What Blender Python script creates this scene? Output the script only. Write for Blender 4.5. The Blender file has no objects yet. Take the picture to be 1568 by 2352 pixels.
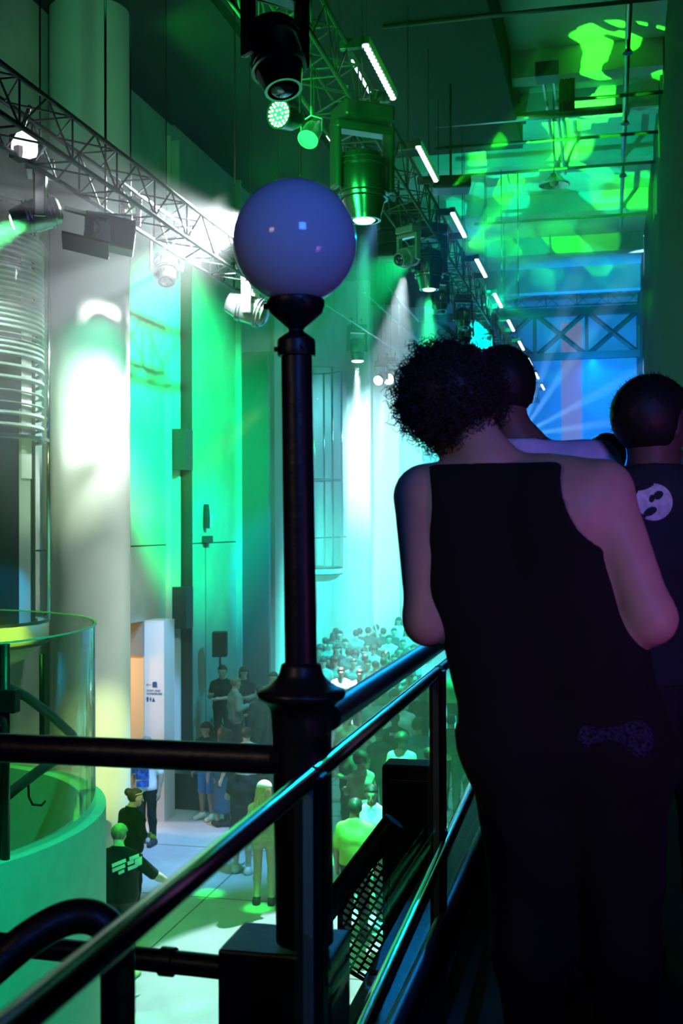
import bpy, bmesh, math, random
import numpy as np
from mathutils import Vector, Matrix, Euler

SC = bpy.context.scene
COL = SC.collection
PI = math.pi
# ------------------------------------------------------------------ camera
E = 1.27            # eye height over the balcony floor
ZF = -3.93          # dance floor level
ZC = 9.75           # ceiling level
F = 2660.0          # focal length in pixels of the 1568 x 2352 frame
CX, CY = 784.0, 1176.0
ry = Vector((1410 - CX, CY - 1205, F)).normalized()      # hall axis in camera space (right, up, forward)
up = Vector((-0.0065, 1, 0)); up = (up - ry * up.dot(ry)).normalized()
rx = Vector((ry.y * up.z - ry.z * up.y, ry.z * up.x - ry.x * up.z, ry.x * up.y - ry.y * up.x))
if rx.x < 0: rx = -rx
EYE = Vector((0, 0, E))
def to_world(c): return Vector((c.dot(rx), c.dot(ry), c.dot(up)))
CR, CU, CF = to_world(Vector((1, 0, 0))), to_world(Vector((0, 1, 0))), to_world(Vector((0, 0, 1)))
def ray(px, py): return to_world(Vector(((px - CX) / F, (CY - py) / F, 1.0)))
def atD(px, py, d): return EYE + ray(px, py) * d
def atX(px, py, x): r = ray(px, py); return EYE + r * (x / r.x)
def atY(px, py, y): r = ray(px, py); return EYE + r * (y / r.y)
def atZ(px, py, z): r = ray(px, py); return EYE + r * ((z - E) / r.z)
cam_d = bpy.data.cameras.new('camera'); cam = bpy.data.objects.new('camera', cam_d); COL.objects.link(cam)
cam_d.sensor_fit = 'VERTICAL'; cam_d.sensor_height = 36.0; cam_d.lens = F / 2352 * 36.0
cam_d.clip_start = 0.05; cam_d.clip_end = 300
cam_d.dof.use_dof = True; cam_d.dof.focus_distance = 5.0; cam_d.dof.aperture_fstop = 5.6
m = Matrix.Identity(4)
for i in range(3):
    m[i][0], m[i][1], m[i][2], m[i][3] = CR[i], CU[i], -CF[i], EYE[i]
cam.matrix_world = m
SC.camera = cam
# ------------------------------------------------------------------ world, exposure, sampling
w = bpy.data.worlds.new('night'); SC.world = w; w.use_nodes = True
w.node_tree.nodes['Background'].inputs[0].default_value = (0.0, 0.0, 0.0, 1)
w.node_tree.nodes['Background'].inputs[1].default_value = 0.0
vs = SC.view_settings
SC.display_settings.display_device = 'sRGB'
vs.view_transform = 'Standard'; vs.look = 'None'; vs.gamma = 1.0; vs.use_curve_mapping = False
vs.exposure = 0.0
cy = SC.cycles
cy.use_denoising = True; cy.adaptive_threshold = 0.03
cy.max_bounces = 8; cy.diffuse_bounces = 2; cy.glossy_bounces = 3; cy.transmission_bounces = 6
cy.transparent_max_bounces = 24; cy.volume_bounces = 0
cy.sample_clamp_indirect = 6.0
cy.caustics_reflective = False; cy.caustics_refractive = False
# ------------------------------------------------------------------ lights of the hall and added fill lights
def spot(name, loc, target, watt, col, deg, blend=0.15, r=0.06):
    d = bpy.data.lights.new(name, 'SPOT'); o = bpy.data.objects.new(name, d); COL.objects.link(o)
    d.energy = watt; d.color = col; d.spot_size = math.radians(deg); d.spot_blend = blend; d.shadow_soft_size = r
    o.location = loc
    o.rotation_euler = (Vector(target) - Vector(loc)).to_track_quat('-Z', 'Y').to_euler()
    return o
def area(name, loc, target, watt, col, sx, sy=None, spread=180):
    d = bpy.data.lights.new(name, 'AREA'); o = bpy.data.objects.new(name, d); COL.objects.link(o)
    d.energy = watt; d.color = col; d.shape = 'RECTANGLE'; d.size = sx; d.size_y = sy or sx; d.spread = math.radians(spread)
    o.location = loc
    o.rotation_euler = (Vector(target) - Vector(loc)).to_track_quat('-Z', 'Y').to_euler()
    return o
GREEN = (0.0, 1.0, 0.16); TEAL = (0.0, 1.0, 0.62); CYAN = (0.08, 0.85, 1.0); BLUE = (0.0, 0.25, 1.0)
WHITE = (0.8, 0.95, 1.0); WARM = (1.0, 0.62, 0.2); LIME = (0.35, 1.0, 0.05); VIOLET = (0.62, 0.22, 1.0)
HAZE = 0.018
# haze-cutting stage lights; many are added in mid-air with no fixture
def V3(x, y, z): return Vector((x, y, z + E))
spot('key_white', V3(-4.75, 13.9, 4.25), V3(-7.3, 15.5, 0.9), 4200, (.88, 1, .94), 64, .9)
spot('teal_column', V3(-2.9, 12.0, 3.8), atD(215, 850, 16.4), 1100, (.0, 1, .45), 20, .8)  # added green fill on the column, no fixture
spot('lime_strip', V3(-4.6, 9.6, -.6), atD(118, 1000, 17.9), 420, (.6, .9, .2), 26, .8)  # added lime wash that tints the concrete strip olive, no fixture
spot('key_glow', atD(575, 505, 16.5), atD(330, 585, 13.5), 44000, (.85, .95, 1.0), 34, 1.0)
spot('green_wall', V3(-2.9, 17.0, 4.0), V3(-8.1, 20.6, 2.2), 9500, (0, 1, .25), 56, .5)
spot('teal_wall_low', V3(-2.9, 21.0, 4.0), V3(-8.1, 23.0, -2.6), 1600, (0, .65, .9), 50, .6)
spot('lime_column', V3(-0.6, 9.0, 1.2), V3(-7.0, 15.2, -3.2), 5200, (.8, 1.0, .35), 13, .9)
spot('green_drum', V3(-2.0, 6.4, 4.0), V3(-4.3, 9.4, -3.2), 2600, (.0, 1.0, .4), 44, .7)
spot('white_bay', V3(-5.6, 10.6, 3.0), V3(-8.2, 13.6, 1.5), 8000, (.7, 1.0, .82), 42, .5)
spot('lime_bowl', V3(-3.2, 10.6, 1.2), atD(40, 1490, 14.0), 3000, (.6, 1.0, .1), 16, .6)  # spot added to turn the bay's bowl yellow-green, no fixture
spot('blue_low_wall', V3(-6.0, 10.6, 1.5), atD(70, 1660, 17.5), 2600, (.02, .5, 1), 11, .6)
spot('blue_sign', V3(-4.2, 15.0, 2.6), V3(-7.88, 19.2, -2.6), 3200, (.2, .5, 1), 14, .5)  # spot added to turn the plaster by the sign blue, no fixture
spot('lime_drum', V3(-6.4, 10.2, 3.4), V3(-5.0, 12.6, -2.6), 1700, (.12, 1.0, .06), 44, .7)
for px, py in ((285, 1950), (820, 1930), (262, 1905)):
    spot('green_people', V3(-3.0, 10.8, 4.2), atD(px, py, 13.6 if px < 400 else 14.7), 7000, (.03, 1, .05), 3.2, .6)
spot('column_top', V3(-4.2, 9.4, 5.6), atD(200, 150, 16.5), 260, (.1, 1.0, .35), 30, .8)
spot('beam_white', atD(820, 840, 26.5), atD(822, 1400, 27), 50000, (.75, .9, 1.0), 13, .6)
spot('beam_twin', atD(880, 905, 30), atD(850, 1400, 29), 20000, (.6, .8, 1.0), 12, .6)
spot('fan_green', atD(985, 676, 18.5), atD(982, 1000, 18.5), 45000, (.03, 1.0, .3), 22, .4)
spot('mid_green', atD(834, 522, 12.4), atD(845, 1000, 13.2), 30000, (.05, 1.0, .5), 11, .5)
spot('left_green', atD(58, 516, 11.4), atD(-60, 560, 10.2), 22000, (.1, 1.0, .25), 15, .3)
spot('green_rig', V3(-3.3, 10.4, 3.4), V3(-2.6, 12.6, 3.7), 300, (.02, 1.0, .12), 110, .5, .3)
spot('green_rig_front', V3(-1.9, 9.6, 3.6), V3(-2.6, 12.4, 3.9), 130, (.02, 1.0, .12), 70, .5, .22)  # added second light for highlights on the big moving head
spot('cyan_wall', V3(-3.0, 30, 4.6), V3(-8.0, 33, -1), 5000, (.2, .8, 1.0), 90, .6)
spot('cyan_crowd', V3(-3.0, 26, 4.6), V3(-4.5, 33, -5.2), 20000, (.0, .95, .82), 80, .6)
spot('cyan_back', V3(-3.0, 36, 4.6), V3(-7.5, 45, -1), 3000, (.12, .75, 1.0), 70, .6)
spot('blue_pilaster', V3(-3.0, 23, 3.4), V3(-7.45, 24.8, -0.8), 2200, (0, .5, 1), 22, .6)
spot('pale_piers', V3(-3.8, 31, 4.4), V3(-8.0, 39, 1.0), 8000, (.5, .92, 1.0), 50, .6)
spot('blue_back', V3(-0.6, 36, 5.0), V3(-0.3, 48, -1), 9000, (0, .16, 1), 90, .7)
for k, (px, py) in enumerate(((1330, 800), (1420, 880), (1300, 700), (1480, 960))):
    spot('blue_beam', atD(1195, 1000, 38), atD(px, py, 36), 40000, (.2, .55, 1.0), 7, .4)
for k, (px, py, W_) in enumerate(((1330, 330, 300), (1400, 440, 420), (1390, 560, 300), (1090, 540, 150))):
    spot('green_patch', V3(-2.3, 17 + k * 1.4, 5.2), atZ(px, py, ZC), W_ * 50, (.06, 1.0, .04), 4.5, .1)
def gobo(o, sx, sy, thr, seed):
    # pattern wheel in front of the lamp: sharp edged blocks of light
    l = o.data; l.use_nodes = True; nt = l.node_tree; em = nt.nodes['Emission']
    N = lambda t, **k: nt.nodes.new(t)
    tc = N('ShaderNodeTexCoord'); sp = N('ShaderNodeSeparateXYZ'); nt.links.new(tc.outputs['Normal'], sp.inputs[0])
    cb = N('ShaderNodeCombineXYZ')
    for a, sc in ((0, sx), (1, sy)):
        dv = N('ShaderNodeMath'); dv.operation = 'DIVIDE'; nt.links.new(sp.outputs[a], dv.inputs[0]); nt.links.new(sp.outputs[2], dv.inputs[1])
        ml = N('ShaderNodeMath'); ml.operation = 'MULTIPLY_ADD'; ml.inputs[1].default_value = sc; ml.inputs[2].default_value = seed; nt.links.new(dv.outputs[0], ml.inputs[0]); nt.links.new(ml.outputs[0], cb.inputs[a])
    vo = N('ShaderNodeTexVoronoi'); vo.voronoi_dimensions = '2D'; vo.distance = 'CHEBYCHEV'; vo.inputs['Scale'].default_value = 1.0; vo.inputs['Randomness'].default_value = .8
    nt.links.new(cb.outputs[0], vo.inputs['Vector'])
    sc_ = N('ShaderNodeSeparateColor'); nt.links.new(vo.outputs['Color'], sc_.inputs[0])
    gt = N('ShaderNodeMath'); gt.operation = 'GREATER_THAN'; gt.inputs[1].default_value = thr; nt.links.new(sc_.outputs[0], gt.inputs[0])
    nt.links.new(gt.outputs[0], em.inputs['Strength'])
gobo(spot('gobo_green', V3(-2.3, 19.0, 4.6), V3(.2, 27.5, 8.5), 36000, (.02, 1.0, .02), 44, .3, .02), 15, 11, .78, 5.3)
gobo(spot('gobo_teal', V3(-2.3, 24.0, 4.6), V3(-1.0, 34, 8.5), 5000, (.0, 1.0, .45), 56, .3, .02), 12, 14, .62, 8.1)
gobo(spot('gobo_near', V3(-2.3, 17.0, 5.0), atZ(1440, 110, ZC), 14000, (.03, 1.0, .02), 19, .2, .02), 26, 11, .66, 4.7)
spot('green_truss', V3(-3.7, 9.0, 4.2), V3(-2.8, 10.9, 4.7), 500, (.02, 1, .1), 62, .5)
spot('ceiling_wash', V3(-2.3, 22.0, 5.2), V3(-0.2, 28, 8.5), 1000, (.0, 1.0, .55), 100, .8)
spot('floor_blue', V3(-3.0, 15.0, 4.2), atZ(425, 1965, ZF), 6500, (.14, .45, 1.0), 24, .6)
spot('floor_white', V3(-3.5, 19.6, 4.3), V3(-3.4, 12.9, -5.2), 14000, (.62, .88, 1.0), 23, .2)
spot('white_kick', atD(520, 600, 15.7), atD(575, 712, 16.5), 380, WHITE, 50, .6)  # small spot added to brighten the white moving head
for k, (px, py) in enumerate(((480, 2052), (592, 2085), (445, 2310), (330, 2345))):
    spot('green_pool', V3(-3.0, 11.6, 4.3), atZ(px, py, ZF), 14000, (.03, 1, .1), 2.6, .6)
spot('blue_rim', V3(-2.4, 20.5, 5.3), V3(-.45, 3.2, .1), 4000, (.0, .3, 1.0), 9, .5)
spot('blue_haze', V3(-1.2, 37, 1.0), V3(-.4, 41, 6.5), 9000, (0, .25, 1), 75, .7)
spot('floor_teal_far', V3(-3.4, 21, 4.3), V3(-3.6, 20.5, -5.2), 1600, (.1, .95, .8), 50, .5)
area('corridor_lamp', V3(-9.6, 18.8, -2.3), V3(-8.3, 19.1, -3.2), 70, (1, .5, .1), .4)
# unseen fill lights added near the viewer: violet and blue right, warm left
area('violet_fill', V3(1.3, 1.2, -.3), V3(.25, 2.45, -.1), 1.5, (.62, .16, .85), .4, spread=62)
area('blue_fill', V3(1.2, -1.0, 1.5), V3(-.6, 2.3, .6), 9, (.05, .22, 1.0), .8, spread=70)
area('warm_fill', V3(-1.8, -.2, .9), V3(-.35, 2.6, -.45), .55, (1.0, .72, .45), .4, spread=40)
spot('white_column_low', V3(-3.2, 12.4, 2.2), atD(214, 930, 16.4), 3000, (.75, 1, .88), 22, 1.0)  # added white-green fill for the column, hangs free without a fixture


# ------------------------------------------------------------------ materials
def nm(nt, t, **kw):
    n = nt.nodes.new(t)
    for k, v in kw.items(): setattr(n, k, v)
    return n
def mat(name, col, rough=0.6, metal=0.0, noise=0.0, scale=6.0, bump=0.0, spec=0.5, coat=0.0, emit=None, es=0.0, stretch=(1, 1, 1)):
    mt = bpy.data.materials.new(name); mt.use_nodes = True
    nt = mt.node_tree; b = nt.nodes['Principled BSDF']
    b.inputs['Base Color'].default_value = (*col, 1); b.inputs['Roughness'].default_value = rough
    b.inputs['Metallic'].default_value = metal; b.inputs['Specular IOR Level'].default_value = spec
    b.inputs['Coat Weight'].default_value = coat
    if emit: b.inputs['Emission Color'].default_value = (*emit, 1); b.inputs['Emission Strength'].default_value = es
    if noise or bump:
        tc = nm(nt, 'ShaderNodeTexCoord'); mp = nm(nt, 'ShaderNodeMapping'); mp.inputs['Scale'].default_value = stretch
        nz = nm(nt, 'ShaderNodeTexNoise'); nz.inputs['Scale'].default_value = scale; nz.inputs['Detail'].default_value = 5
        nt.links.new(tc.outputs['Object'], mp.inputs[0]); nt.links.new(mp.outputs[0], nz.inputs['Vector'])
        if noise:
            cr = nm(nt, 'ShaderNodeValToRGB')
            cr.color_ramp.elements[0].position = 0.3; cr.color_ramp.elements[1].position = 0.7
            cr.color_ramp.elements[0].color = (*[c * (1 - noise) for c in col], 1)
            cr.color_ramp.elements[1].color = (*[min(1, c * (1 + noise)) for c in col], 1)
            nt.links.new(nz.outputs['Fac'], cr.inputs[0]); nt.links.new(cr.outputs[0], b.inputs['Base Color'])
        if bump:
            bp = nm(nt, 'ShaderNodeBump'); bp.inputs['Strength'].default_value = bump; bp.inputs['Distance'].default_value = 0.02
            nt.links.new(nz.outputs['Fac'], bp.inputs['Height']); nt.links.new(bp.outputs[0], b.inputs['Normal'])
    return mt
def glow(name, col, s):
    mt = bpy.data.materials.new(name); mt.use_nodes = True; nt = mt.node_tree; nt.nodes.clear()
    e = nm(nt, 'ShaderNodeEmission'); e.inputs[0].default_value = (*col, 1); e.inputs[1].default_value = s
    o = nm(nt, 'ShaderNodeOutputMaterial'); nt.links.new(e.outputs[0], o.inputs[0])
    return mt
def glass(name, tint=(1, 1, 1), refl=0.06, rough=0.02):
    mt = bpy.data.materials.new(name); mt.use_nodes = True; nt = mt.node_tree; nt.nodes.clear()
    t = nm(nt, 'ShaderNodeBsdfTransparent'); t.inputs[0].default_value = (*tint, 1)
    g = nm(nt, 'ShaderNodeBsdfGlossy'); g.inputs['Roughness'].default_value = rough
    lw = nm(nt, 'ShaderNodeLayerWeight'); lw.inputs[0].default_value = 0.5
    pw = nm(nt, 'ShaderNodeMath', operation='POWER'); pw.inputs[1].default_value = 4.0
    mr = nm(nt, 'ShaderNodeMapRange'); mr.inputs['To Min'].default_value = refl * 0.6; mr.inputs['To Max'].default_value = min(1, refl * 6)
    mx = nm(nt, 'ShaderNodeMixShader'); o = nm(nt, 'ShaderNodeOutputMaterial')
    nt.links.new(lw.outputs['Facing'], pw.inputs[0]); nt.links.new(pw.outputs[0], mr.inputs[0]); nt.links.new(mr.outputs[0], mx.inputs[0])
    nt.links.new(t.outputs[0], mx.inputs[1]); nt.links.new(g.outputs[0], mx.inputs[2]); nt.links.new(mx.outputs[0], o.inputs[0])
    return mt

M = {}
M['concrete'] = mat('concrete', (0.52, 0.53, 0.50), 0.75, noise=0.14, scale=1.3, bump=0.12)
M['plaster'] = mat('white_plaster', (0.78, 0.78, 0.76), 0.7, noise=0.03, scale=2)
M['ceilcon'] = mat('ceiling_concrete', (0.42, 0.43, 0.42), 0.8, noise=0.2, scale=0.9, bump=0.1)
M['darkceil'] = mat('black_ceiling', (0.010, 0.011, 0.012), 0.85, noise=0.3, scale=2)
M['floor'] = mat('terrazzo_floor', (0.55, 0.56, 0.58), 0.38, noise=0.16, scale=1.6, bump=0.03)
M['joint'] = mat('floor_joint', (0.12, 0.12, 0.12), 0.8)
M['steel'] = mat('dark_steel', (0.055, 0.06, 0.065), 0.45, metal=0.4)
M['black'] = mat('black_paint', (0.006, 0.006, 0.008), 0.4, noise=0.3, scale=30, bump=0.1, spec=.3)
M['blackmetal'] = mat('black_aluminium', (0.03, 0.03, 0.035), 0.35, metal=0.6)
M['tealsteel'] = mat('slate_steel', (.16, .19, .19), .5)
M['slate'] = mat('slate_wall', (.12, .14, .16), .6)
M['warmlight'] = glow('warm_opening_glow', (1.0, .62, .25), .8)
M['rubber'] = mat('black_rubber', (0.012, 0.012, 0.013), 0.6)
M['chrome'] = mat('chrome', (0.75, 0.78, 0.8), 0.12, metal=1.0)
M['brushed'] = mat('brushed_steel', (0.45, 0.47, 0.5), 0.3, metal=1.0)
M['opal'] = None
M['glass'] = glass('clear_glass', (0.90, 0.96, 0.93), 0.05)
M['glassedge'] = mat('glass_edge', (0.25, 0.42, 0.40), 0.2, spec=0.8)
M['bayglass'] = glass('bay_glass', (0.86, 0.93, 0.9), 0.12)
M['drumglass'] = glass('drum_glass', (0.80, 0.93, 0.85), 0.45, 0.07)
M['cream'] = mat('cream_paint', (0.80, 0.78, 0.62), 0.5)
M['louver'] = mat('louver_aluminium', (0.82, 0.84, 0.84), 0.35, metal=0.3)
M['bodyblack'] = mat('fixture_black', (0.03, 0.03, 0.032), 0.28, spec=0.6)
M['gloss'] = mat('fixture_gloss', (0.16, 0.17, 0.17), 0.24, metal=.9, coat=0.6)
M['silver'] = mat('silver_fixture', (0.62, 0.63, 0.64), 0.25, metal=0.7)
M['led'] = glow('led_white', (0.66, 0.95, 1.0), 4.5)
M['ledg'] = glow('led_green', (0.03, 1.0, 0.2), 1.6)
M['ledgw'] = glow('led_green_white', (0.3, 1.0, 0.4), 5.0)
M['ledw'] = glow('lamp_white', (0.92, 0.97, 1.0), 16.0)
M['soft'] = glow('lamp_soft', (0.95, 0.97, 1.0), 1.6)
M['dark'] = mat('dark_lens', (.02, .02, .03), .08, spec=.9)
M['warmwall'] = mat('warm_wall', (0.62, 0.46, 0.24), 0.7)
M['win'] = glow('lit_window', (0.42, 0.45, 1.0), 0.55)

def opal():
    mt = bpy.data.materials.new('opal_glass'); mt.use_nodes = True; nt = mt.node_tree; b = nt.nodes['Principled BSDF']
    b.inputs['Base Color'].default_value = (0.66, 0.70, 0.88, 1); b.inputs['Roughness'].default_value = 0.06
    b.inputs['Coat Weight'].default_value = 0.3
    tr = nm(nt, 'ShaderNodeBsdfTranslucent'); tr.inputs[0].default_value = (0.8, 0.82, 0.9, 1)
    mx = nm(nt, 'ShaderNodeMixShader'); mx.inputs[0].default_value = 0.26
    o = nt.nodes['Material Output']
    nt.links.new(b.outputs[0], mx.inputs[1]); nt.links.new(tr.outputs[0], mx.inputs[2]); nt.links.new(mx.outputs[0], o.inputs[0])
    return mt
M['opal'] = opal()

# ------------------------------------------------------------------ mesh collecting
class MB:
    def __init__(s): s.v = []; s.f = []
    def add(s, verts, faces):
        b = len(s.v); s.v += [tuple(p) for p in verts]; s.f += [tuple(b + i for i in f) for f in faces]; return s
    def box(s, lo, hi):
        x0, y0, z0 = lo; x1, y1, z1 = hi
        return s.add([(x0, y0, z0), (x1, y0, z0), (x1, y1, z0), (x0, y1, z0), (x0, y0, z1), (x1, y0, z1), (x1, y1, z1), (x0, y1, z1)],
                     [(0, 3, 2, 1), (4, 5, 6, 7), (0, 1, 5, 4), (1, 2, 6, 5), (2, 3, 7, 6), (3, 0, 4, 7)])
    def obox(s, c, ax, ay, az):           # oriented box from centre and half axes
        c = Vector(c); ax, ay, az = Vector(ax), Vector(ay), Vector(az)
        P = [c + ax * i + ay * j + az * k for k in (-1, 1) for j in (-1, 1) for i in (-1, 1)]
        return s.add(P, [(0, 2, 3, 1), (4, 5, 7, 6), (0, 1, 5, 4), (1, 3, 7, 5), (3, 2, 6, 7), (2, 0, 4, 6)])
    def tube(s, pts, r, n=8, caps=True):
        pts = [Vector(p) for p in pts]; rs = r if isinstance(r, (list, tuple)) else [r] * len(pts)
        vs, fs = [], []; prev = None
        for i, p in enumerate(pts):
            t = (pts[min(i + 1, len(pts) - 1)] - pts[max(i - 1, 0)]).normalized()
            if prev is None:
                u = t.orthogonal().normalized()
            else:
                u = (prev - t * prev.dot(t)).normalized()
            prev = u; v = t.cross(u)
            for k in range(n):
                a = 2 * PI * k / n; vs.append(p + (u * math.cos(a) + v * math.sin(a)) * rs[i])
        for i in range(len(pts) - 1):
            for k in range(n):
                k2 = (k + 1) % n; fs.append((i * n + k, i * n + k2, (i + 1) * n + k2, (i + 1) * n + k))
        if caps:
            fs.append(tuple(range(n - 1, -1, -1))); fs.append(tuple((len(pts) - 1) * n + k for k in range(n)))
        return s.add(vs, fs)
    def lathe(s, prof, c=(0, 0, 0), n=32, axis=None, a0=0, a1=2 * PI):
        # prof: (radius, height) pairs; axis: direction of height
        c = Vector(c); z = Vector(axis).normalized() if axis is not None else Vector((0, 0, 1))
        if abs(z.z) > 0.999: u = Vector((1, 0, 0)); v = Vector((0, 1, 0)) * (1 if z.z > 0 else -1)
        else: u = z.orthogonal().normalized(); v = z.cross(u)
        full = abs(a1 - a0 - 2 * PI) < 1e-6; m_ = n if full else n + 1
        vs, fs = [], []
        for (r, h) in prof:
            for k in range(m_):
                a = a0 + (a1 - a0) * k / n; vs.append(c + z * h + (u * math.cos(a) + v * math.sin(a)) * r)
        for i in range(len(prof) - 1):
            for k in range(n):
                k2 = (k + 1) % m_; fs.append((i * m_ + k, i * m_ + k2, (i + 1) * m_ + k2, (i + 1) * m_ + k))
        return s.add(vs, fs)
    def prism(s, poly, axis):             # planar polygon (list of points) swept by a vector
        n = len(poly); P = [Vector(p) for p in poly]; a = Vector(axis)
        return s.add(P + [p + a for p in P], [tuple(range(n - 1, -1, -1)), tuple(range(n, 2 * n))] + [(i, (i + 1) % n, n + (i + 1) % n, n + i) for i in range(n)])
    def build(s, name, m_, parent=None, smooth=False, bevel=0.0):
        me = bpy.data.meshes.new(name); me.from_pydata(s.v, [], s.f)
        bm = bmesh.new(); bm.from_mesh(me); bmesh.ops.recalc_face_normals(bm, faces=bm.faces); bm.to_mesh(me); bm.free()
        me.materials.append(m_)
        o = bpy.data.objects.new(name, me); COL.objects.link(o)
        if parent is not None:
            o.parent = parent; o.matrix_parent_inverse = Matrix.Identity(4)
            inv = world_of(parent).inverted(); me.transform(inv)
        if smooth:
            me.shade_smooth()
            if smooth is not True: me.set_sharp_from_angle(angle=math.radians(smooth))
        if bevel:
            b = o.modifiers.new('b', 'BEVEL'); b.width = bevel; b.segments = 2; b.limit_method = 'ANGLE'
        return o
def world_of(o):
    mm = o.matrix_basis.copy()
    return world_of(o.parent) @ mm if o.parent else mm
def thing(name, loc, label, cat, group=None, rz=0.0):
    o = bpy.data.objects.new(name, None); COL.objects.link(o); o.location = loc; o.rotation_euler = (0, 0, rz)
    o.empty_display_size = 0.1
    return tag(o, label, cat, group)
def tag(o, label, cat, group=None):
    o['label'] = label; o['category'] = cat
    if group: o['group'] = group
    return o
def struct(o): o['kind'] = 'structure'; return o
def copy_tree(o, parent=None):
    c = o.copy(); COL.objects.link(c)
    if parent is not None: c.parent = parent
    for ch in list(o.children): copy_tree(ch, c)
    return c
def box_thing(lo, hi): return MB().box(lo, hi)

# ================================================================== THE HALL
XW = -8.1; YB = 48.0
def YW(px, x=XW): return atX(px, 1205, x).y
# dance floor with joints
fl = MB().box((-11, 2.5, ZF - 0.3), (8, YB, ZF)).build('floor', M['floor']); struct(fl)
j = MB()
for k in range(16): j.box((-8.1, 8.2 + k * 2.4, ZF), (6, 8.225 + k * 2.4, ZF + 0.002))
for x in (-5.6, -3.2, -0.8, 1.6): j.box((x, 4, ZF), (x + 0.02, YB, ZF + 0.002))
struct(j.build('trim_floor', M['joint']))
# ceiling slab and beams running across
struct(MB().box((-9, 4, ZC), (7, YB, ZC + 0.3)).build('ceiling', M['ceilcon']))
for k, (py, dp) in enumerate([(0, .55), (183, .5), (272, .45), (384, .5), (498, .5), (590, .5), (677, .8)]):
    y = (ZC - E - dp) * F / (1205 - py) if py else 16.5
    struct(MB().box((-6.5, y, ZC - dp), (0.88, y + 0.45, ZC - 0.002)).build('ceiling_beam', M['ceilcon']))
# low dark soffit over the wall side
# far wall
bw = MB().box((-9, YB, ZF), (7, YB + 0.3, ZC + 0.3)).build('wall_back', M['plaster']); struct(bw)
# right-hand dark wall (upper storey front over the balcony)
struct(MB().box((0.9, 3.4, 1.5 + E), (1.4, YB - 1, ZC)).build('wall_right', M['darkceil']))
struct(MB().box((0.9, 7.0, ZF), (1.4, YB - 1, -0.35)).build('wall_balcony', M['darkceil']))

# left concrete wall, in cast panels with open joints
wl = MB()
Ya = 9.0
ys = [Ya] + [YW(p) for p in (300, 428, 555, 640)] + [33.5, 38.5, 43.2, YB]
zj = atX(480, 1247, XW).z                     # the horizontal joint
for a, b in zip(ys[:-1], ys[1:]):
    y0, y1 = a + 0.012, b - 0.012
    if abs(a - YW(300)) < .01:
        # door opening in this panel: door at the left end
        zd = atX(320, 1428, XW).z; yd = YW(331)
        wl.box((XW - 0.4, y0, zd), (XW, y1, zj - 0.012))
        wl.box((XW - 0.4, yd, ZF), (XW, y1, zd))
    else:
        wl.box((XW - 0.4, y0, ZF), (XW, y1, zj - 0.012))
    wl.box((XW - 0.4, y0, zj + 0.012), (XW, y1, ZC))
wl.box((XW - 0.5, Ya, ZC - 8), (XW - 0.41, YB, ZC))
struct(wl.build('wall_left', M['concrete']))
ty = YW(471); tz0 = atX(471, 1250, XW).z
struct(MB().box((XW - 0.002, ty, ZF), (XW + 0.004, ty + 0.03, tz0)).build('trim_wall', M['joint']))
# corridor behind the door opening, warm lit
y0d, y1d = YW(296), YW(333); zd = atX(320, 1428, XW).z
cr_ = MB().box((XW - 2.6, y0d - .3, ZF), (XW - 2.5, y1d + .6, zd + .3))
cr_.box((XW - 2.5, y1d + .5, ZF), (XW - 0.4, y1d + .6, zd + .3)); cr_.box((XW - 2.5, y0d - .4, ZF), (XW - .4, y0d - .3, zd + .3))
struct(cr_.build('wall_corridor', M['warmwall']))
struct(MB().box((XW - 2.6, y0d - .4, zd - 0.02), (XW - .4, y1d + .6, zd + .3)).build('ceiling_corridor', M['darkceil']))
zl = atX(320, 1510, XW).z
struct(MB().box((XW - 2.4, y1d + .3, zl), (XW - .41, y1d + .49, zd - .021)).build('lintel_corridor', M['tealsteel']))
struct(MB().box((XW - .4, yd - .06, zl), (XW - .001, yd - .001, zd)).build('lintel_reveal', M['tealsteel']))
struct(MB().box((XW - .4, yd - .03, ZF), (XW - .001, yd - .001, zl)).build('trim_reveal', M['warmwall']))  # added orange panel, warm doorway light put into its colour
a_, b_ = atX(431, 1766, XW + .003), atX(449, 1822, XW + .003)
struct(MB().box((XW - .05, a_.y, b_.z), (XW + .003, b_.y, a_.z)).build('door_glow', M['warmlight']))  # glowing panel put in for the warm light of a low opening
ysg = YW(331); struct(MB().box((XW, ysg, ZF), (atY(376, 1205, ysg).x, ysg + .5, zd)).build('wall_return', M['plaster']))

def strip(name, p0, p1, xf, z0, z1, m_):
    a = YW(p0); b = atX(p1, 1205, xf).y
    if b < a + .05: b = a + .05
    return struct(MB().box((XW, a, z0), (xf, b, z1)).build(name, m_))
ztop = atX(400, 330, XW).z
strip('trim_rib', 381, 391, XW + .10, ZF, ztop, M['plaster'])
strip('trim_channel', 394, 403, XW + .16, ZF, ztop, M['plaster'])
strip('pilaster', 401, 428, XW + .34, ZF, ztop - 1.2, M['steel'])
for (pa, pb) in ((980, 1076), (1352, 1450)):
    z1_, z0_ = atX(400, pa, XW + .3).z, atX(400, pb, XW + .3).z
    y_ = YW(401)
    struct(MB().box((XW, y_ - .35, z0_), (XW + .36, y_ + .02, z1_)).build('pilaster_bracket', M['steel']))
strip('trim_edge', 542, 556, XW + .12, ZF, ZC, M['plaster'])
zp = atX(590, 806, XW + .4).z
strip('pilaster', 556, 621, XW + .62, ZF, zp, M['tealsteel'])
strip('pilaster', 622, 652, XW + .10, ZF, ZC, M['plaster'])
# round plaster column
cc = atD(207, 1205, 17.0); RC = 0.578
struct(MB().lathe([(RC, ZF), (RC, ZC)], (cc.x, cc.y, 0), 64).build('column', M['plaster'], smooth=True))
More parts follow.
